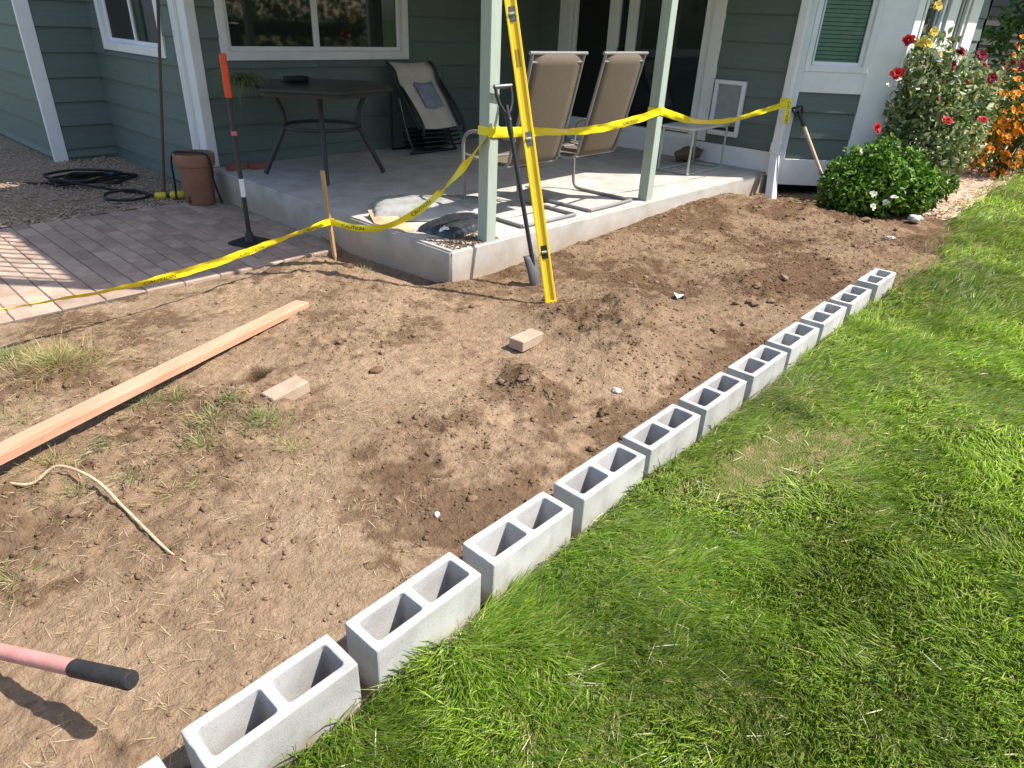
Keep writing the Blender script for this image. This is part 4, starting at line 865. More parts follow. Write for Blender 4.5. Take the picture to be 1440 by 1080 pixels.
# things on it
cb = []
for i in range(26): a = i*1.3; cb.append((3.72+.13*math.cos(a)*(.5+.5*random.random()), 6.36+.16*math.sin(a)*(.5+.5*random.random()), S+TH+.015+.0016*i))
tag(MB().tube(wig(cb, 5), .011, 6).build('cable', MT['hose'], base=(3.72, 6.36, S+TH), smooth=True), 'black cable coiled in a heap on the dark patio table', 'cable')
def leafset(name, centers, normals, L, W, tintc, m, fold=.25):
    """folded diamond leaves: 6 vertices, 4 triangles as two quads"""
    n = len(centers); d = normals/np.linalg.norm(normals, axis=1, keepdims=True)
    rv = RNG.normal(size=(n, 3)); x = np.cross(d, rv); x /= np.linalg.norm(x, axis=1, keepdims=True); up = np.cross(x, d)
    L = L[:, None]; W = W[:, None]
    a = centers-d*L*.5; b = centers+d*L*.5-up*L*.12; l = centers-x*W*.5+up*W*fold; r = centers+x*W*.5+up*W*fold; l2 = centers+d*L*.18-x*W*.42+up*W*fold*.8; r2 = centers+d*L*.18+x*W*.42+up*W*fold*.8
    V = np.stack([a, l, l2, b, r2, r], 1).reshape(-1, 3); k = (np.arange(n)*6)[:, None]
    F = np.concatenate([k+np.array([[0, 3, 2, 1]]), k+np.array([[0, 5, 4, 3]])], 0)
    return np_mesh(name, V, F, m, tint=np.repeat(tintc, 6, 0))
pp = thing('trailing_plant', 'small trailing green plant spilling over the edge of the dark table', 'plant', (3.20, 6.36, S+TH-.012))
n = 260; a = RNG.random(n)*6.28
o = sticks('leaves', np.column_stack([RNG.normal(0, .05, n), RNG.normal(0, .05, n), .03+.03*RNG.random(n)]), RNG.uniform(.14, .40, n), RNG.uniform(.005, .010, n), np.where(RNG.random(n) < .7, RNG.normal(3.6, .7, n), a), RNG.uniform(.1, .8, n), RNG.uniform(1.5, 3.0, n), pick([(.10, .17, .06), (.16, .22, .09), (.22, .24, .12)], n), MT['grass']); o.parent = pp
q = MB().tube([(0, 0, 0), (0, 0, .035)], [.04, .05], 14).build('saucer', MT['black'], pp, base=pp['_b']); q.data.transform(Matrix.Translation(Vector(pp['_b'])))
# loose red brick pieces by the wall
for i, (x, y, rz) in enumerate(((3.27, 6.93, .1), (3.48, 6.86, -.05))):
    o = MB().box((0, 0, .03), (.20, .095, .06)).build('brick', MT['redbrick'], base=(0, 0, 0), bevel=.004)
    tag(o, ('dull red brick on the slab by the white house corner', 'dull red brick on the slab beside the table leg')[i], 'brick')
    o.location = (x, y, S+.001); o.rotation_euler = (0, 0, rz)

# ------------------------------------------------------------------ sling chairs
def make_chair(x0, label, dy=0., rz=0.):
    W_ = .64; base = Vector((x0+W_/2, 3.93+dy, S))
    c = thing('sling_chair', label, 'chair', base, 'sling chairs on the porch')
    T = lambda x, y, z: base+Matrix.Rotation(rz, 3, 'Z')@Vector((x, y-3.93, z))
    hw = W_/2
    for s in (-1, 1):
        fr = [(s*hw, 3.575, .016), (s*hw, 3.9, .016), (s*hw, 4.16, .016), (s*hw, 4.235, .035), (s*hw, 4.265, .10), (s*hw, 4.28, .30), (s*hw, 4.29, .48), (s*hw, 4.28, .58), (s*hw, 4.22, .64), (s*hw, 4.10, .66), (s*hw, 3.85, .655), (s*hw, 3.72, .65)]
        MB().tube(wig([T(*p) for p in fr], 5), .015, 10).build('side_frame', MT['chairmetal'], c, smooth=True)
        br = [(s*(hw-.035), 4.30, .455), (s*(hw-.035), 4.12, .44), (s*(hw-.035), 3.90, .415), (s*(hw-.035), 3.80, .45), (s*(hw-.035), 3.765, .55), (s*(hw-.035), 3.68, .85), (s*(hw-.035), 3.585, 1.245)]
        MB().tube(wig([T(*p) for p in br], 6), .0125, 8).build('back_rail', MT['chairmetal'], c, smooth=True)
    MB().tube([T(-hw, 3.575, .016), T(0, 3.572, .016), T(hw, 3.575, .016)], .015, 10).build('base_bar', MT['chairmetal'], c, smooth=True)
    for (y, z) in ((3.60, 1.19), (3.815, .43), (4.20, .435)): MB().tube([T(-hw+.03, y, z), T(hw-.03, y, z)], .0105, 8).build('cross_bar', MT['chairmetal'], c, smooth=True)
    MB().tube([T(-hw+.005, 3.583, 1.25), T(hw-.005, 3.583, 1.25)], .0135, 8).build('top_rail', MT['chairmetal'], c, smooth=True)
    def sheet(prof, name):
        vs = []; fs = []; nu = 7
        for (y, z, nx, nz_) in prof:
            for i in range(nu):
                u = i/(nu-1)*2-1; sag = .022*(1-u*u); vs.append(T(u*(hw-.04), y+nx*sag, z+nz_*sag))
        for j in range(len(prof)-1):
            for i in range(nu-1): fs.append((j*nu+i, j*nu+i+1, (j+1)*nu+i+1, (j+1)*nu+i))
        m = MB(); m.add(vs, fs); o = m.build(name, MT['sling'], c, smooth=True); sm = o.modifiers.new('solid', 'SOLIDIFY'); sm.thickness = .004
    pf = wig([(3.586, 1.245, 0), (3.68, .85, 0), (3.765, .55, 0), (3.80, .455, 0), (3.845, .425, 0)], 5); sheet([(p.x, p.y, -1, 0) for p in pf], 'back_sling')
    pf = wig([(3.85, .423, 0), (4.0, .425, 0), (4.15, .443, 0), (4.27, .455, 0), (4.305, .44, 0)], 4); sheet([(p.x, p.y, 0, -1) for p in pf], 'seat_sling')
make_chair(3.96, 'beige sling chair with grey tube frame standing next to the yellow level', 0, -.03)
make_chair(4.79, 'beige sling chair with grey tube frame, the one nearer the bay window', 0, .02)
# folded lounger by the wall
LC = Vector((5.62, 6.72, S))
lg = thing('folded_lounger', 'black folded lounge chair with beige sling leaning under the window corner', 'lounger', LC)
def LT(x, y, z): return LC+Vector((x, y, z))
pth = [(.24, .98), (.14, .90), (.10, .76), (-.02, .60), (-.13, .42), (-.21, .30)]
def strap_sheet(x0, x1, prof, name, mt, parent, nu=7, sag=.015, thick=.012):
    vs = []; fs = []
    pr = wig([(0, p[0], p[1]) for p in prof], 6)
    for p in pr:
        for i in range(nu): u = i/(nu-1); vs.append(LT(x0+(x1-x0)*u-.25*(p.z-.6)*.6, p.y, p.z-sag*math.sin(u*3.14)))
    for j in range(len(pr)-1):
        for i in range(nu-1): fs.append((j*nu+i, j*nu+i+1, (j+1)*nu+i+1, (j+1)*nu+i))
    m = MB(); m.add(vs, fs); o = m.build(name, MT[mt], parent, smooth=True); s = o.modifiers.new('solid', 'SOLIDIFY'); s.thickness = thick; return o
cs = strap_sheet(-.29, .25, pth, 'sling', 'cushion', lg)
strap_sheet(-.10, .17, [(.095-.015, .775), (-.02-.015, .62), (-.085-.015, .52)], 'folded_cloth', 'bluecloth', lg, sag=.02, thick=.008)
for s, xx in ((-1, -.34), (1, .30)):
    MB().tube(wig([LT(xx-.25*(z-.6)*.6, y, z) for y, z in pth], 6), .016, 8).build('side_rail', MT['black'], lg, smooth=True)
    MB().tube(wig([LT(xx-.02, .05, .60), LT(xx-.01, .0, .35), LT(xx+.03, -.08, .10), LT(xx+.05, -.12, .018)], 5), .014, 8).build('leg', MT['black'], lg, smooth=True)
    MB().tube(wig([LT(xx-.03, .22, .70), LT(xx-.01, .24, .35), LT(xx, .26, .018)], 5), .014, 8).build('leg', MT['black'], lg, smooth=True)
    MB().tube(wig([LT(xx+.03, .18, .80), LT(xx+.05, .0, .62), LT(xx+.09, -.2, .36), LT(xx+.10, -.22, .22)], 5), .02, 8).build('armrest', MT['black'], lg, smooth=True)
for k, zz_ in enumerate((.06, .11, .16, .21, .26)):
    strap_sheet(-.27, .30, [(-.19+.01*k, zz_+.04), (-.05, zz_+.01), (.2, zz_)], 'folded_panel', 'black', lg, sag=.006, thick=.02)
MB().tube([LT(-.36, -.12, .018), LT(.36, -.12, .018)], .014, 8).build('foot_bar', MT['black'], lg, smooth=True); MB().tube([LT(-.34, .26, .018), LT(.32, .26, .018)], .014, 8).build('foot_bar', MT['black'], lg, smooth=True)
MB().tube([LT(-.40, .02, .62), LT(-.33, -.06, .14)], .006, 6).build('steel_strut', MT['greymetal'], lg, smooth=True)

# side table with sled legs by the door
sd = thing('side_table', 'small pale green metal side table with sled legs by the sliding door', 'table', (7.40, 4.12, S))
MB().prism([(6.98, 3.90), (7.80, 3.92), (7.80, 4.34), (6.98, 4.32)], S+.475, S+.50).build('table_top', MT['tabletop'], sd, bevel=.005)
for yy in (3.925, 4.305):
    MB().tube(wig([(7.02, yy, S+.47), (7.015, yy, S+.25), (7.01, yy, S+.04), (7.04, yy, S+.014), (7.4, yy, S+.013), (7.74, yy, S+.014), (7.77, yy, S+.04), (7.765, yy, S+.25), (7.76, yy, S+.47)], 4), .0125, 8).build('leg_frame', MT['tablegreen'], sd, smooth=True)
for xx in (7.02, 7.76): MB().tube([(xx, 3.925, S+.014), (xx, 4.305, S+.014)], .011, 8).build('cross_bar', MT['tablegreen'], sd, smooth=True); MB().tube([(xx, 3.925, S+.46), (xx, 4.305, S+.46)], .011, 8).build('cross_bar', MT['tablegreen'], sd, smooth=True)
o = clods('burlap_bundle', np.array([[0., 0, 0]]), np.array([.11]), MT['burlap'], .75, None, 3); o.location = (7.83, 4.42, S+.075); o.scale = (1.2, 1, .9); tag(o, 'rounded brown burlap bundle on the slab behind the side table', 'bundle')

# ------------------------------------------------------------------ bags and cardboard on the slab corner
def bag(c, L, W, H, rz, name, mt, label, cat, seed, pw=.42):
    nu, nv = 54, 36; u = np.linspace(-1, 1, nu); v = np.linspace(-1, 1, nv); U, Vv = np.meshgrid(u, v)
    edge = np.clip((1-np.abs(U)**3.2)*(1-np.abs(Vv)**2.6), 0, 1)**pw
    wr = fbm((U+seed)*2.4, (Vv+seed)*2.2, 120, 3)*.7+fbm((U*1.2+Vv*.7+seed)*7, (Vv-U*.5)*5, 121, 3)*.55
    Z = H*edge*(1+.5*wr); X = U*L/2*(1+.02*np.sin(Vv*9)); Y = Vv*W/2*(1-.07*np.abs(U)**6+.05*fbm(U*4+seed, Vv*0, 122))
    ca, sa = math.cos(rz), math.sin(rz); Vt = np.stack([X*ca-Y*sa, X*sa+Y*ca, Z+.004], -1).reshape(-1, 3)
    i, j = np.meshgrid(np.arange(nu-1), np.arange(nv-1)); b = (j*nu+i).ravel(); F = np.stack([b, b+1, b+nu+1, b+nu], 1)
    Vb = Vt.copy(); Vb[:, 2] = .002; Fb = F[:, ::-1]+len(Vt)
    o = np_mesh(name, np.concatenate([Vt, Vb]), np.concatenate([F, Fb]), mt, smooth=True); o.location = c; tag(o, label, cat); return o
bag((3.72, 4.40, S), .98, .60, .105, R(-38), 'cement_bag', MT['bagwhite'], 'pale grey plastic sack lying flat on the porch slab', 'bag', 1.3, .2)
bb = bag((3.58, 3.93, S), .60, .36, .075, R(12), 'plastic_bag', MT['bagblack'], 'shiny black plastic bag slumped beside the porch post', 'bag', 4.1, .3)
wp = bag((3.35, 3.82, S+.03), .10, .09, .03, R(30), 'label_patch', MT['paper'], 'x', 'x', 2.2); wp.parent = bb; wp.location = (-.22, -.11, .03)
for k in ('label', 'category'): del wp[k]
def scrap(pts, z, name, mt, label, cat, thick=.005, lift=()):
    m = MB(); n = len(pts); zz = [z+(lift[i] if i < len(lift) else 0) for i in range(n)]
    m.add([(p[0], p[1], zz[i]) for i, p in enumerate(pts)]+[(p[0], p[1], zz[i]+thick) for i, p in enumerate(pts)], [tuple(range(n-1, -1, -1)), tuple(range(n, 2*n))]+[(i, (i+1) % n, n+(i+1) % n, n+i) for i in range(n)])
    return tag(m.build(name, mt, base=(pts[0][0], pts[0][1], z)), label, cat)
scrap([(3.12, 4.40), (3.22, 4.62), (3.36, 4.52), (3.24, 4.05), (3.15, 4.05)], S+.002, 'cardboard_sheet', MT['card'], 'torn tan cardboard beside the grey sack on the slab edge', 'cardboard', .006, (.0, .045, .05, .0, .0))
n = 1500; x = RNG.uniform(3.14, 3.62, n); y = 3.5+np.abs(RNG.normal(.14, .1, n)); k = y < 3.85; x = x[k]; y = y[k]; n = len(x)
kind(clods('spilled_soil', np.column_stack([x, y, np.full(n, S+.002)]), .002+.007*RNG.random(n)**3, MT['soil'], .6, np.full(n, .7)), 'stuff')
p = pz(432, 341, -.05); scrap([(p.x-.13, p.y+.08), (p.x-.02, p.y-.10), (p.x+.14, p.y-.06), (p.x+.1, p.y+.06)], sh(p.x, p.y)+.02, 'broken_paver', MT['paver'], 'broken flat piece of paver in the soil beside the stake', 'paver piece', .03, (0, -.02, .0, .01))
p = pz(950, 432, 0); scrap([(p.x-.03, p.y-.02), (p.x+.03, p.y-.03), (p.x+.04, p.y+.02), (p.x, p.y+.03)], sh(p.x, p.y)+.012, 'paper_scrap', MT['paper'], 'crumpled white scrap lying alone on the dug soil', 'scrap', .006, (0, .015, .0, .02))

# ------------------------------------------------------------------ loose bricks, board, cord, tool
def loose(px, py, rz, tilt, label, z=0.):
    p = pz(px, py, .03); m = MB().box((0, 0, .032), (.205, .10, .064)); o = m.build('brick', MT['brick'], base=(0, 0, 0), bevel=.005)
    o.location = (p.x, p.y, sh(p.x, p.y)+z); o.rotation_euler = (tilt[0], tilt[1], rz); tag(o, label, 'brick')
loose(740, 481, R(6), (0, .03), 'tan brick lying flat beside the crumbly soil mound', -.003)
loose(403, 552, R(5), (.02, -.10), 'pale brick half buried beside a hole and dark clods', -.022)
b0 = Vector((2.09, 3.75, 0)); 
A_ = Vector((2.065, 3.735, sh(2.065, 3.735)+.022)); B_ = Vector((-.65, 2.475, .150))
db = (B_-A_).normalized(); side = Vector((-db.y, db.x, 0)).normalized(); upb = db.cross(side)
if upb.z < 0: upb = -upb; 
rb_ = Matrix((db, side, upb)).transposed(); Lb = (B_-A_).length
m = MB(); segs = 40; V_ = []
for i in range(segs+1):
    u = i/segs; c = A_+db*(Lb*u)+Vector((0, 0, .006*math.sin(u*3))); 
    for (a, h) in ((-.047, -.02), (.047, -.02), (.047, .02), (-.047, .02)): V_.append(c+side*a+upb*h)
F_ = [(0, 3, 2, 1), tuple(segs*4+i for i in range(4))]+[(i*4+k, i*4+(k+1) % 4, (i+1)*4+(k+1) % 4, (i+1)*4+k) for i in range(segs) for k in range(4)]
m.add(V_, F_)
bo = MB(); bo.add([rb_.transposed()@(Vector(v)-A_) for v in m.v], m.f); bo = bo.build('wooden_board', MT['board'], base=(0, 0, 0), bevel=.003)
bo.matrix_world = Matrix.Translation(A_) @ rb_.to_4x4(); tag(bo, 'long reddish wooden board lying across the dug soil', 'board')
# what props its far end, out of the picture
pr_ = B_-db*.12; tag(MB().box((pr_.x, pr_.y, (sh(pr_.x, pr_.y)+pr_.z-.03)/2-.01), (.2, .39, pr_.z-.03-sh(pr_.x, pr_.y)+.02), Matrix.Rotation(.3, 3, 'Z')).build('prop_block', MT['block'], base=(pr_.x, pr_.y, 0), bevel=.004), 'concrete block propping up the raised end of the redwood board', 'concrete block')
cp = [pz(*q, .0) for q in ((10, 686), (28, 691), (52, 689), (90, 679), (140, 697), (175, 722), (205, 748), (235, 775), (262, 792))]
cp = wig([(p.x, p.y, sh(p.x, p.y)+(.014 if 0 < i < 8 else .004)+(.02 if i in (3, 4) else 0)) for i, p in enumerate(cp)], 6)
tag(MB().tube(cp, [.004]+[.006]*(len(cp)-9)+[.0055, .005, .0045, .004, .0035, .003, .0025, .002], 8).build('cord', MT['cord'], base=cp[0], smooth=True), 'pale tan cord curving over the dry grass and soil', 'cord')
e1 = Vector((.207, 1.388, .222)); e0 = Vector((-.02, 1.93, .072)); dt = (e1-e0).normalized(); foot = e0-dt*.24
tool = thing('garden_tool', 'pink-handled garden tool with worn black rubber grip raised over the soil', 'garden tool', foot)
MB().tube(wig([foot, e0, e1-dt*.2, e1-dt*.19], 5), .0205, 14).build('handle', MT['toolpink'], tool, smooth=True)
MB().tube([e1-dt*.215, e1-dt*.21, e1-dt*.12, e1-dt*.02, e1-dt*.006, e1], [.021, .0228, .0228, .0232, .0238, .0195], 16).build('grip', MT['rubber'], tool, smooth=True)
hx = dt.cross(Vector((0, 0, 1))).normalized()
MB().tube(wig([foot+hx*.24+Vector((0, 0, .0)), foot+hx*.14+Vector((0, 0, .018)), foot+hx*.03+Vector((0, 0, .02)), foot-hx*.015+Vector((0, 0, .012))], 4), [.008]+[.02]*11+[.012], 8).build('pick_head', MT['greymetal'], tool, smooth=True)

# ------------------------------------------------------------------ caution tape
def tape_run(pts, ups, width, label, hang=None, texts=(), flip=False):
    """ribbon along a smooth path; ups: one width direction per control point; lettering laid on the face toward the garden"""
    path = wig(pts, 14); uu = wig(ups, 14)
    s = [0.]
    for a, b in zip(path, path[1:]): s.append(s[-1]+(b-a).length)
    def fr(d):
        d = min(max(d, 0), s[-1]-1e-4); i = max(k for k in range(len(s)-1) if s[k] <= d); t = (d-s[i])/(s[i+1]-s[i])
        p = path[i].lerp(path[i+1], t); tg = (path[i+1]-path[i]).normalized(); u = uu[i].lerp(uu[i+1], t); u = (u-tg*u.dot(tg)).normalized(); n = tg.cross(u); return p, tg, u, n
    nu = 5; vs = []; fs = []; N = int(s[-1]/.03)+2
    for i in range(N):
        d = s[-1]*i/(N-1); p, tg, u, n = fr(d)
        for k in range(nu):
            v = k/(nu-1)-.5; vs.append(p+u*(v*width)+n*(.006*math.cos(v*4+d*2)*math.sin(d*7)+.0025*math.sin(d*23+v*6)+.0012*math.sin(d*61-v*9)))
    for i in range(N-1):
        for k in range(nu-1): fs.append((i*nu+k, i*nu+k+1, (i+1)*nu+k+1, (i+1)*nu+k))
    m = MB(); m.add(vs, fs)
    th = thing('caution_tape', label, 'tape', path[0], 'caution tape strung round the dig')
    o = m.build('ribbon', MT['tape'], th, smooth=True)
    return th, fr, s[-1], width
TXT = {}
def text_mesh(word):
    if word in TXT: return TXT[word]
    cu = bpy.data.curves.new(word, 'FONT'); cu.body = word; cu.size = 1; cu.resolution_u = 2
    ob = bpy.data.objects.new('tmp_text', cu); col.objects.link(ob); bpy.context.view_layer.update()
    me = bpy.data.meshes.new_from_object(ob.evaluated_get(bpy.context.evaluated_depsgraph_get()))
    V = [v.co.copy() for v in me.vertices]; F = [tuple(p.vertices) for p in me.polygons]
    bpy.data.objects.remove(ob); bpy.data.curves.remove(cu); bpy.data.meshes.remove(me)
    TXT[word] = (V, F); return TXT[word]
def letter(run, start, word='CAUTION', h=.042, sign=1, off=.0085, rev=False):
    th, fr, L, wd = run; V, F = text_mesh(word); x0 = min(v.x for v in V); x1 = max(v.x for v in V); y0 = min(v.y for v in V); y1 = max(v.y for v in V); k = h/(y1-y0)
    vs = []
    for v in V:
        a = (v.x-x0)*k*1.15; d = start+(a if not rev else ((x1-x0)*k*1.15-a)); p, tg, u, n = fr(d)
        vs.append(p+u*((v.y-(y0+y1)/2)*k*(1 if not rev else 1))+n*(off*sign))
    m = MB(); m.add(vs, F); m.build('lettering', MT['ink'], th)
up = Vector((0, 0, 1))
st_t = Vector((2.905, 4.685, .20))
# 1: from the far left to the stake
r1 = tape_run([(-1.6, 4.15, .34), (-.6, 4.16, .26), (.594, 4.245, .205), (1.25, 4.30, .165), (1.83, 4.40, .165), (2.45, 4.55, .195), (2.90, 4.672, .215)],
              [Vector(v) for v in ((0, -.3, 1), (0, -.6, .8), (0, -.9, .25), (0, -.5, .6), (0, -.2, 1), (.1, -.55, .8), (0, -.1, 1))], .058, 'yellow caution tape stretched low along the pavers to the wooden stake')
p1 = Vector((3.475, 3.485, .985))
# 2: stake to first post
r2 = tape_run([(2.91, 4.68, .205), (3.02, 4.45, .185), (3.12, 4.2, .245), (3.24, 3.95, .41), (3.36, 3.72, .66), (3.465, 3.50, .965)],
              [Vector(v) for v in ((0, -.1, 1), (0, .0, 1), (-.4, -.3, 1), (.3, -.3, .8), (.2, -.6, .5), (.6, .1, .5))], .052, 'yellow caution tape rising from the wooden stake to the first porch post')
# 3: first post to second post
r3 = tape_run([(3.46, 3.49, .985), (3.56, 3.482, .975), (3.9, 3.475, .955), (4.35, 3.47, .925), (4.8, 3.47, .93), (5.25, 3.475, .965), (5.60, 3.492, 1.01)],
              [Vector(v) for v in ((0, 0, 1), (0, 0, 1), (0, -.4, 1), (0, -.6, .8), (0, -.2, 1), (0, -.1, 1), (0, 0, 1))], .070, 'yellow caution tape strung between the two pale green porch posts')
# 4: second post to downspout
r4 = tape_run([(5.60, 3.492, 1.01), (5.72, 3.49, .98), (6.2, 3.46, .885), (6.8, 3.42, .865), (7.4, 3.38, .92), (7.93, 3.335, .985)],
              [Vector(v) for v in ((0, 0, 1), (0, -.1, 1), (0, -.7, .8), (0, -.6, .8), (0, -.3, 1), (0, 0, 1))], .066, 'yellow caution tape strung from the second porch post to the downspout')
r5 = tape_run([(7.925, 3.33, 1.03), (7.92, 3.325, .96), (7.90, 3.315, .88), (7.905, 3.31, .78)], [Vector((.6, -.7, 0))]*4, .062, 'loose end of caution tape hanging down the white downspout')
LH = {id(r1): .029, id(r2): .027}
for (run, st, sg, rv) in ((r1, 2.95, 1, False), (r1, 3.65, 1, False), (r1, 4.25, 1, False), (r2, .10, 1, False), (r2, .75, 1, False), (r3, 1.55, 1, False), (r5, .03, 1, False)):
    letter(run, st, sign=sg, rev=rv, h=LH.get(id(run), .031))
# loops round stake and posts
def wrap(c, hx, hy, z, h, parent):
    m = MB(); pts = [(hx, hy), (-hx, hy), (-hx, -hy), (hx, -hy)]; vs = []; fs = []
    for zz in (z-h/2, z+h/2): vs += [(c[0]+a, c[1]+b, zz) for a, b in pts]
    fs = [(i, (i+1) % 4, 4+(i+1) % 4, 4+i) for i in range(4)]; m.add(vs, fs); m.build('wrap', MT['tape'], parent)
wrap((2.918, 4.70), .022, .016, .205, .05, r1[0]); wrap(POST[0], .053, .053, .985, .06, r2[0]); wrap(POST[1], .053, .053, 1.01, .045, r3[0]); wrap((7.965, 3.385), .040, .052, 1.0, .05, r4[0])

# ------------------------------------------------------------------ bushes and flowers
def blob_points(blobs, n, shell=.55):
    """points through the volume of several ellipsoids, denser toward the skin; returns points and outward directions"""
    wts = np.array([b[3]*b[4]*b[5] for b in blobs]); wts = wts/wts.sum(); i = RNG.choice(len(blobs), n, p=wts); B = np.array(blobs)[i]
    d = RNG.normal(size=(n, 3)); d /= np.linalg.norm(d, axis=1, keepdims=True); r = shell+(1-shell)*RNG.random(n)**.6; r *= .86+.32*RNG.random(n)
    return B[:, :3]+d*r[:, None]*B[:, 3:6], d
def rose_mesh(name, r, cols, petals=16, mt='petal'):
    """layered cupped petals"""
    V = []; F = []; Tn = []
    for k in range(petals):
        lay = k/petals; a = k*2.4; tl = .35+.95*lay; ln = r*(.55+.5*lay); wd = r*(.5+.45*lay)
        d = np.array([math.cos(a)*math.sin(tl), math.sin(a)*math.sin(tl), math.cos(tl)]); x = np.array([-math.sin(a), math.cos(a), 0]); n_ = np.cross(d, x)
        c0 = np.array([math.cos(a)*r*.08, math.sin(a)*r*.08, -r*.15]); b = len(V)
        pts = [c0-x*wd*.18, c0+x*wd*.18, c0+d*ln*.55+x*wd*.5+n_*r*.1, c0+d*ln*.55-x*wd*.5+n_*r*.1, c0+d*ln+x*wd*.32-n_*r*.08, c0+d*ln-x*wd*.32-n_*r*.08]
        V += pts; F += [(b, b+1, b+2, b+3), (b+3, b+2, b+4, b+5)]; c = np.array(cols[k % len(cols)]); Tn += [c]*6
    o = np_mesh(name, np.array(V), np.array(F), MT[mt], tint=np.array(Tn)); me = o.data; bpy.data.objects.remove(o); return me
def bush(name, base, blobs, nleaf, Lr, cols, label, cat, stems=14, flowers=(), wts=None, fold=.25, shell=.45):
    t = thing(name, label, cat, base); bl = [(b[0], b[1], b[2], b[3], b[4], b[5]) for b in blobs]
    p, d = blob_points(bl, nleaf, shell); p[:, 2] = np.maximum(p[:, 2], .03)
    nrm = d*.6+RNG.normal(0, .6, d.shape); nrm[:, 2] -= .15; L = RNG.uniform(*Lr, nleaf)
    # leaf colours picked at random from the palette
    c = pick(cols, nleaf, wts, .25); o = leafset('foliage', p, nrm, L, L*RNG.uniform(.42, .62, nleaf), c, MT['leaf'], fold); o.parent = t
    m = MB()
    for k in range(stems):
        b = blobs[k % len(blobs)]; e = Vector((b[0]+random.uniform(-.6, .6)*b[3], b[1]+random.uniform(-.6, .6)*b[4], b[2]+random.uniform(0, .7)*b[5])); s0 = Vector((random.uniform(-.1, .1), random.uniform(-.1, .1), -.05))
        m.tube(wig([s0, s0.lerp(e, .5)+Vector((random.uniform(-.05, .05), random.uniform(-.05, .05), .05)), e], 4), [.011]*4+[.008]*4+[.004], 6)
    o = m.build('stems', MT['stem'], None); o.parent = t
    for (me, n, pos) in flowers:
        q, dd = blob_points(bl, n, .95)
        if pos is not None: q = np.array([pos(k) for k in range(n)])
        dd = np.array([Vector((-.5, -.6, .6)).normalized()[:]]*len(q))+RNG.normal(0, .4, (len(q), 3))
        for k in range(len(q)):
            f = bpy.data.objects.new('flower', me); col.objects.link(f); f.parent = t; f.location = q[k]; f.rotation_euler = Vector(dd[k]).to_track_quat('Z', 'Y').to_euler(); s = random.uniform(.75, 1.2); f.scale = (s, s, s)
    return t
DARK = [(.030, .075, .018), (.06, .13, .022), (.095, .185, .03), (.14, .24, .05)]
BRIGHT = [(.035, .085, .015), (.09, .19, .02), (.15, .29, .03), (.22, .38, .05)]
GREY = [(.07, .12, .035), (.17, .24, .08), (.30, .36, .16), (.46, .50, .32), (.42, .41, .12)]
white_f = rose_mesh('white_flower', .042, [(.72, .70, .60), (.78, .76, .68)], 10); red_f = rose_mesh('red_rose', .058, [(.52, .012, .018), (.38, .008, .014), (.60, .03, .03)], 18); crim_f = rose_mesh('crimson_rose', .05, [(.26, .012, .03), (.34, .02, .05)], 16)
or_f = rose_mesh('orange_flower', .052, [(.86, .30, .015), (.90, .42, .03), (.82, .24, .01)], 12); yel_f = rose_mesh('yellow_rose', .05, [(.78, .55, .06), (.82, .62, .16)], 14)
def at(bx, by, h=None):
    """place flowers by the pixel where they show, at a set plane through the bush"""
    return lambda px, py, pl: None
def plane_pt(px, py, base, back=0.):
    d = ray(px, py); n = np.array([FW[0], FW[1]]); n = n/np.linalg.norm(n); t = (np.dot(n, np.array(base[:2]))+back)/np.dot(n, d[:2]); P_ = C0+d*t; return P_
def fl_list(lst, base, back): return [tuple(plane_pt(px, py, base, back)-np.array(base)) for px, py in lst]
sb = (7.88, 2.22, .0)
ws_ = fl_list([(1228, 273), (1227, 291), (1257, 278), (1246, 285), (1210, 213)], sb, -.42)
bush('white_flowered_shrub', sb, [(0, 0, .30, .36, .36, .30), (-.18, .24, .26, .30, .26, .28), (.28, -.22, .28, .32, .30, .28), (.05, .05, .52, .20, .22, .20), (.5, -.34, .24, .22, .22, .22), (-.05, .25, .5, .15, .15, .15), (.3, -.15, .5, .16, .16, .16), (-.3, .1, .2, .2, .2, .2), (-.12, -.05, .62, .09, .09, .13), (.2, .02, .66, .1, .1, .12), (.55, -.2, .46, .1, .1, .14), (-.32, .3, .44, .1, .1, .12), (.62, -.5, .3, .14, .14, .12)], 7600, (.035, .085), BRIGHT, 'low glossy green shrub with white flowers beside the wooden-handled shovel', 'shrub', 16,
     [(white_f, len(ws_), lambda k: ws_[k])], [.25, .3, .28, .17])
rb = (8.93, 2.13, .02)
rs_ = fl_list([(1278, 56), (1360, 116), (1332, 170), (1382, 169), (1233, 180), (1262, 104)], rb, -.45); rc_ = fl_list([(1352, 70), (1340, 92), (1380, 78), (1384, 92), (1318, 140), (1395, 110), (1350, 75)], rb, -.3)
ry_ = fl_list([(1318, 8), (1312, 45), (1305, 62), (1320, 75), (1295, 60)], rb, -.3); wh_ = fl_list([(1322, 70), (1300, 95), (1262, 112), (1250, 120), (1318, 78)], rb, -.35)
bush('rose_bush', rb, [(0, 0, .62, .42, .40, .55), (.05, .12, 1.15, .36, .34, .42), (.38, -.18, .75, .36, .34, .5), (.3, 0, 1.2, .32, .3, .36), (.15, .2, 1.5, .2, .2, .26), (.62, -.2, 1.1, .3, .3, .35), (-.12, .2, .9, .25, .25, .4), (-.2, .27, .62, .2, .16, .35), (-.08, .25, 1.5, .16, .14, .25)], 5200, (.045, .10), GREY, 'tall rambling rose bush with bright red roses against the white house corner', 'rose bush', 22,
     [(red_f, len(rs_), lambda k: rs_[k]), (crim_f, len(rc_), lambda k: rc_[k]), (yel_f, len(ry_), lambda k: ry_[k]), (white_f, len(wh_), lambda k: wh_[k])], [.2, .27, .26, .17, .10], shell=.4)
r2b = (12.7, 1.95, .02)
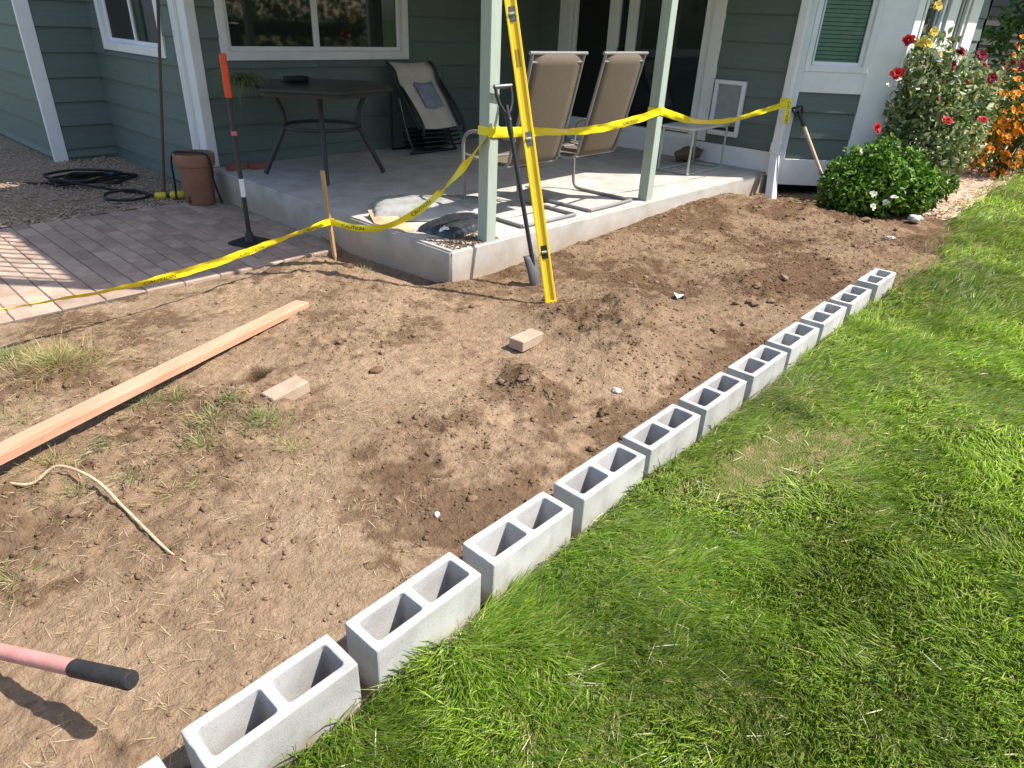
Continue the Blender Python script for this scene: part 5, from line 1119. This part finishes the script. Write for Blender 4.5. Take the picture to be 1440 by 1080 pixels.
r2_ = fl_list([(1412, 92), (1432, 62), (1425, 88), (1436, 95), (1405, 100), (1420, 98), (1398, 107), (1438, 85), (1415, 128)], r2b, -.4); r2y = fl_list([(1430, 66), (1438, 52), (1425, 78), (1428, 100), (1400, 140), (1408, 115), (1430, 112)], r2b, -.4)
bush('rose_bush', r2b, [(0, 0, .85, .42, .40, .45), (.1, .05, 1.25, .38, .35, .38), (.5, -.25, .95, .4, .4, .5), (.6, -.25, 1.35, .35, .3, .3)], 3600, (.06, .10), GREY, 'rose bush with dark crimson blooms standing behind the bright red one', 'rose bush', 14,
     [(crim_f, len(r2_), lambda k: r2_[k]), (or_f, len(r2y), lambda k: r2y[k])], [.15, .28, .30, .17, .10])
ob_ = (11.75, 1.72, .02)
bush('orange_flowered_shrub', ob_, [(-.1, .15, .45, .40, .40, .42), (.3, -.05, .6, .45, .42, .48), (0, 0, .85, .42, .4, .36), (-.35, .3, .75, .3, .3, .35), (-.45, .35, .4, .3, .3, .35)], 1500, (.05, .09), DARK, 'shrub smothered in orange flowers beside the mulch path', 'shrub', 10, [(or_f, 300, None)])
bush('green_shrub', (12.9, 1.45, .02), [(0, 0, .32, .42, .35, .36), (.3, -.1, .3, .3, .3, .3)], 1500, (.07, .12), [(.06, .15, .02), (.10, .22, .03), (.14, .26, .05)], 'fresh green leafy clump in front of the orange-flowered shrub', 'shrub', 8)
lone = thing('orange_flower', 'single orange flower on a thin stalk at the lawn edge', 'flower', (*pz(1421, 250, .0)[:2], .02)); lb = Vector(lone['_b'])
MB().tube([lb, lb+Vector((0, 0, .15)), lb+Vector((.01, -.02, .30))], .004, 6).build('stalk', plain('green_stalk', (.08, .15, .03), .6, .3), lone); f = bpy.data.objects.new('bloom', or_f); col.objects.link(f); f.parent = lone; f.location = (.01, -.02, .31); f.rotation_euler = (.5, -.4, 0)
# stray leaves litter below the roses
# ------------------------------------------------------------------ beyond: neighbour's house, garden trees
nb = thing('neighbour_house', 'dark grey-brown house beyond the rose bushes', 'house', (21, 4.2, 0))
WN = Wall((19.5, 5.2), (22.5, 3.1), (-.57, -.82)); q = MB(); WN.bx(q, 0, WN.L, -.2, 4.2, -4, 0); wn = q.build('wall', MT['greysiding'], nb)
z = 0.
while z < 4.1:
    q = MB(); q.hexa([WN.P(0, z, .002), WN.P(WN.L, z, .002), WN.P(WN.L, z, .03), WN.P(0, z, .03), WN.P(0, z+.2, .002), WN.P(WN.L, z+.2, .002), WN.P(WN.L, z+.2, .008), WN.P(0, z+.2, .008)]); q.build('siding_board', MT['greysiding'], wn); z += .2
q = MB(); WN.bx(q, -.4, WN.L+.4, 4.2, 4.45, -4.4, .4); q.build('roof', MT['roof'], nb)
def tree(x, y, h, r, label, nleaf=2600, cols=DARK, grp='garden trees', seed=0):
    t = thing('garden_tree', label, 'tree', (x, y, 0), grp); random.seed(seed)
    m = MB(); m.tube(wig([(0, 0, -.2), (.05*h/6, .04, h*.25), (-.04, .08, h*.5), (.05, 0, h*.72)], 4), [.16*h/6]*2+[.14*h/6]*4+[.1*h/6]*4+[.05*h/6]*3, 8)
    bl = []
    for k in range(9):
        a = k*2.4; e = Vector((math.cos(a)*r*.62*random.uniform(.5, 1), math.sin(a)*r*.62*random.uniform(.5, 1), h*random.uniform(.42, .86))); m.tube([(0, .03, h*.3+.03*k*h/6), e*.55+Vector((0, 0, h*.2)), e], [.07*h/6, .05*h/6, .02], 6)
        s = r*random.uniform(.34, .52); bl.append((*e, s, s, s*.8))
    o = m.build('trunk', MT['bark'], None); o.parent = t
    p, d = blob_points(bl, nleaf, .35); nr = d*.5+RNG.normal(0, .7, d.shape); L = RNG.uniform(.14, .28, nleaf)*h/6
    o = leafset('crown', p, nr, L, L*.6, pick(cols, nleaf, None, .3), MT['leaf']); o.parent = t
tree(17.5, 2.6, 4.2, 1.5, 'leafy tree in front of the dark grey-brown house', 3200, [(.04, .09, .02), (.07, .14, .03), (.12, .17, .05)], None, 3)
for i, (x, y, h, r) in enumerate(((24, -4, 8, 3.2), (20, -11, 9, 3.6), (13, -16, 8, 3.4), (5, -18, 9, 3.8), (-5, -17, 8, 3.4), (30, -14, 11, 4.4), (-14, -9, 8, 3.3), (-13, -1, 7, 3))):
    tree(x, y, h, r, 'broad leafy garden tree standing across the lawn from the house', 2200, DARK, 'trees along the far side of the lawn', 10+i)
for i, (a, b) in enumerate((((34, -2), (31, -12)), ((31, -12), (24, -19)), ((24, -19), (10, -23)), ((10, -23), (-8, -23)), ((-8, -23), (-18, -14)))):  # leafy screen added out of view to cover the horizon in window reflections
    a = Vector((*a, 0)); b = Vector((*b, 0)); L = (b-a).length; t = thing('reflection_hedge', ('tall dark foliage screen added for window reflections, facing the bay', 'tall dark foliage screen added for window reflections, at the lawn bend', 'long dark foliage screen added for window reflections, opposite the porch window', 'long dark foliage screen added for window reflections, opposite the block row', 'dark foliage screen added for window reflections, beyond the pavers')[i], 'reflection_hedge', a)
    n = int(L*260); u = RNG.random(n); v = RNG.random(n); pz_ = np.abs(1-np.abs(v*2-1)**2)*3.4*(.9+.2*vn(u*L*.7, v*0, 140+i)); d = np.array([(b-a).x, (b-a).y]); nn = np.array([-d[1], d[0]])/L
    h = RNG.random(n); p = np.column_stack([d[0]*u+nn[0]*(v-.5)*1.6, d[1]*u+nn[1]*(v-.5)*1.6, h*3.5*np.clip(1.15-np.abs(v-.5)**2, 0, 1)*(.9+.15*vn(u*L*.8, u*0, 150+i))])
    o = leafset('foliage', p, RNG.normal(size=(n, 3)), RNG.uniform(.22, .4, n), RNG.uniform(.14, .24, n), pick(DARK, n, None, .3), MT['leaf']); o.parent = t
    q = MB(); q.tube([Vector((0, 0, .9)), (b-a)+Vector((0, 0, .9))], .35, 8); q = q.build('stems', MT['stem'], None); q.parent = t
for o in bpy.data.objects:
    if '_b' in o: del o['_b']
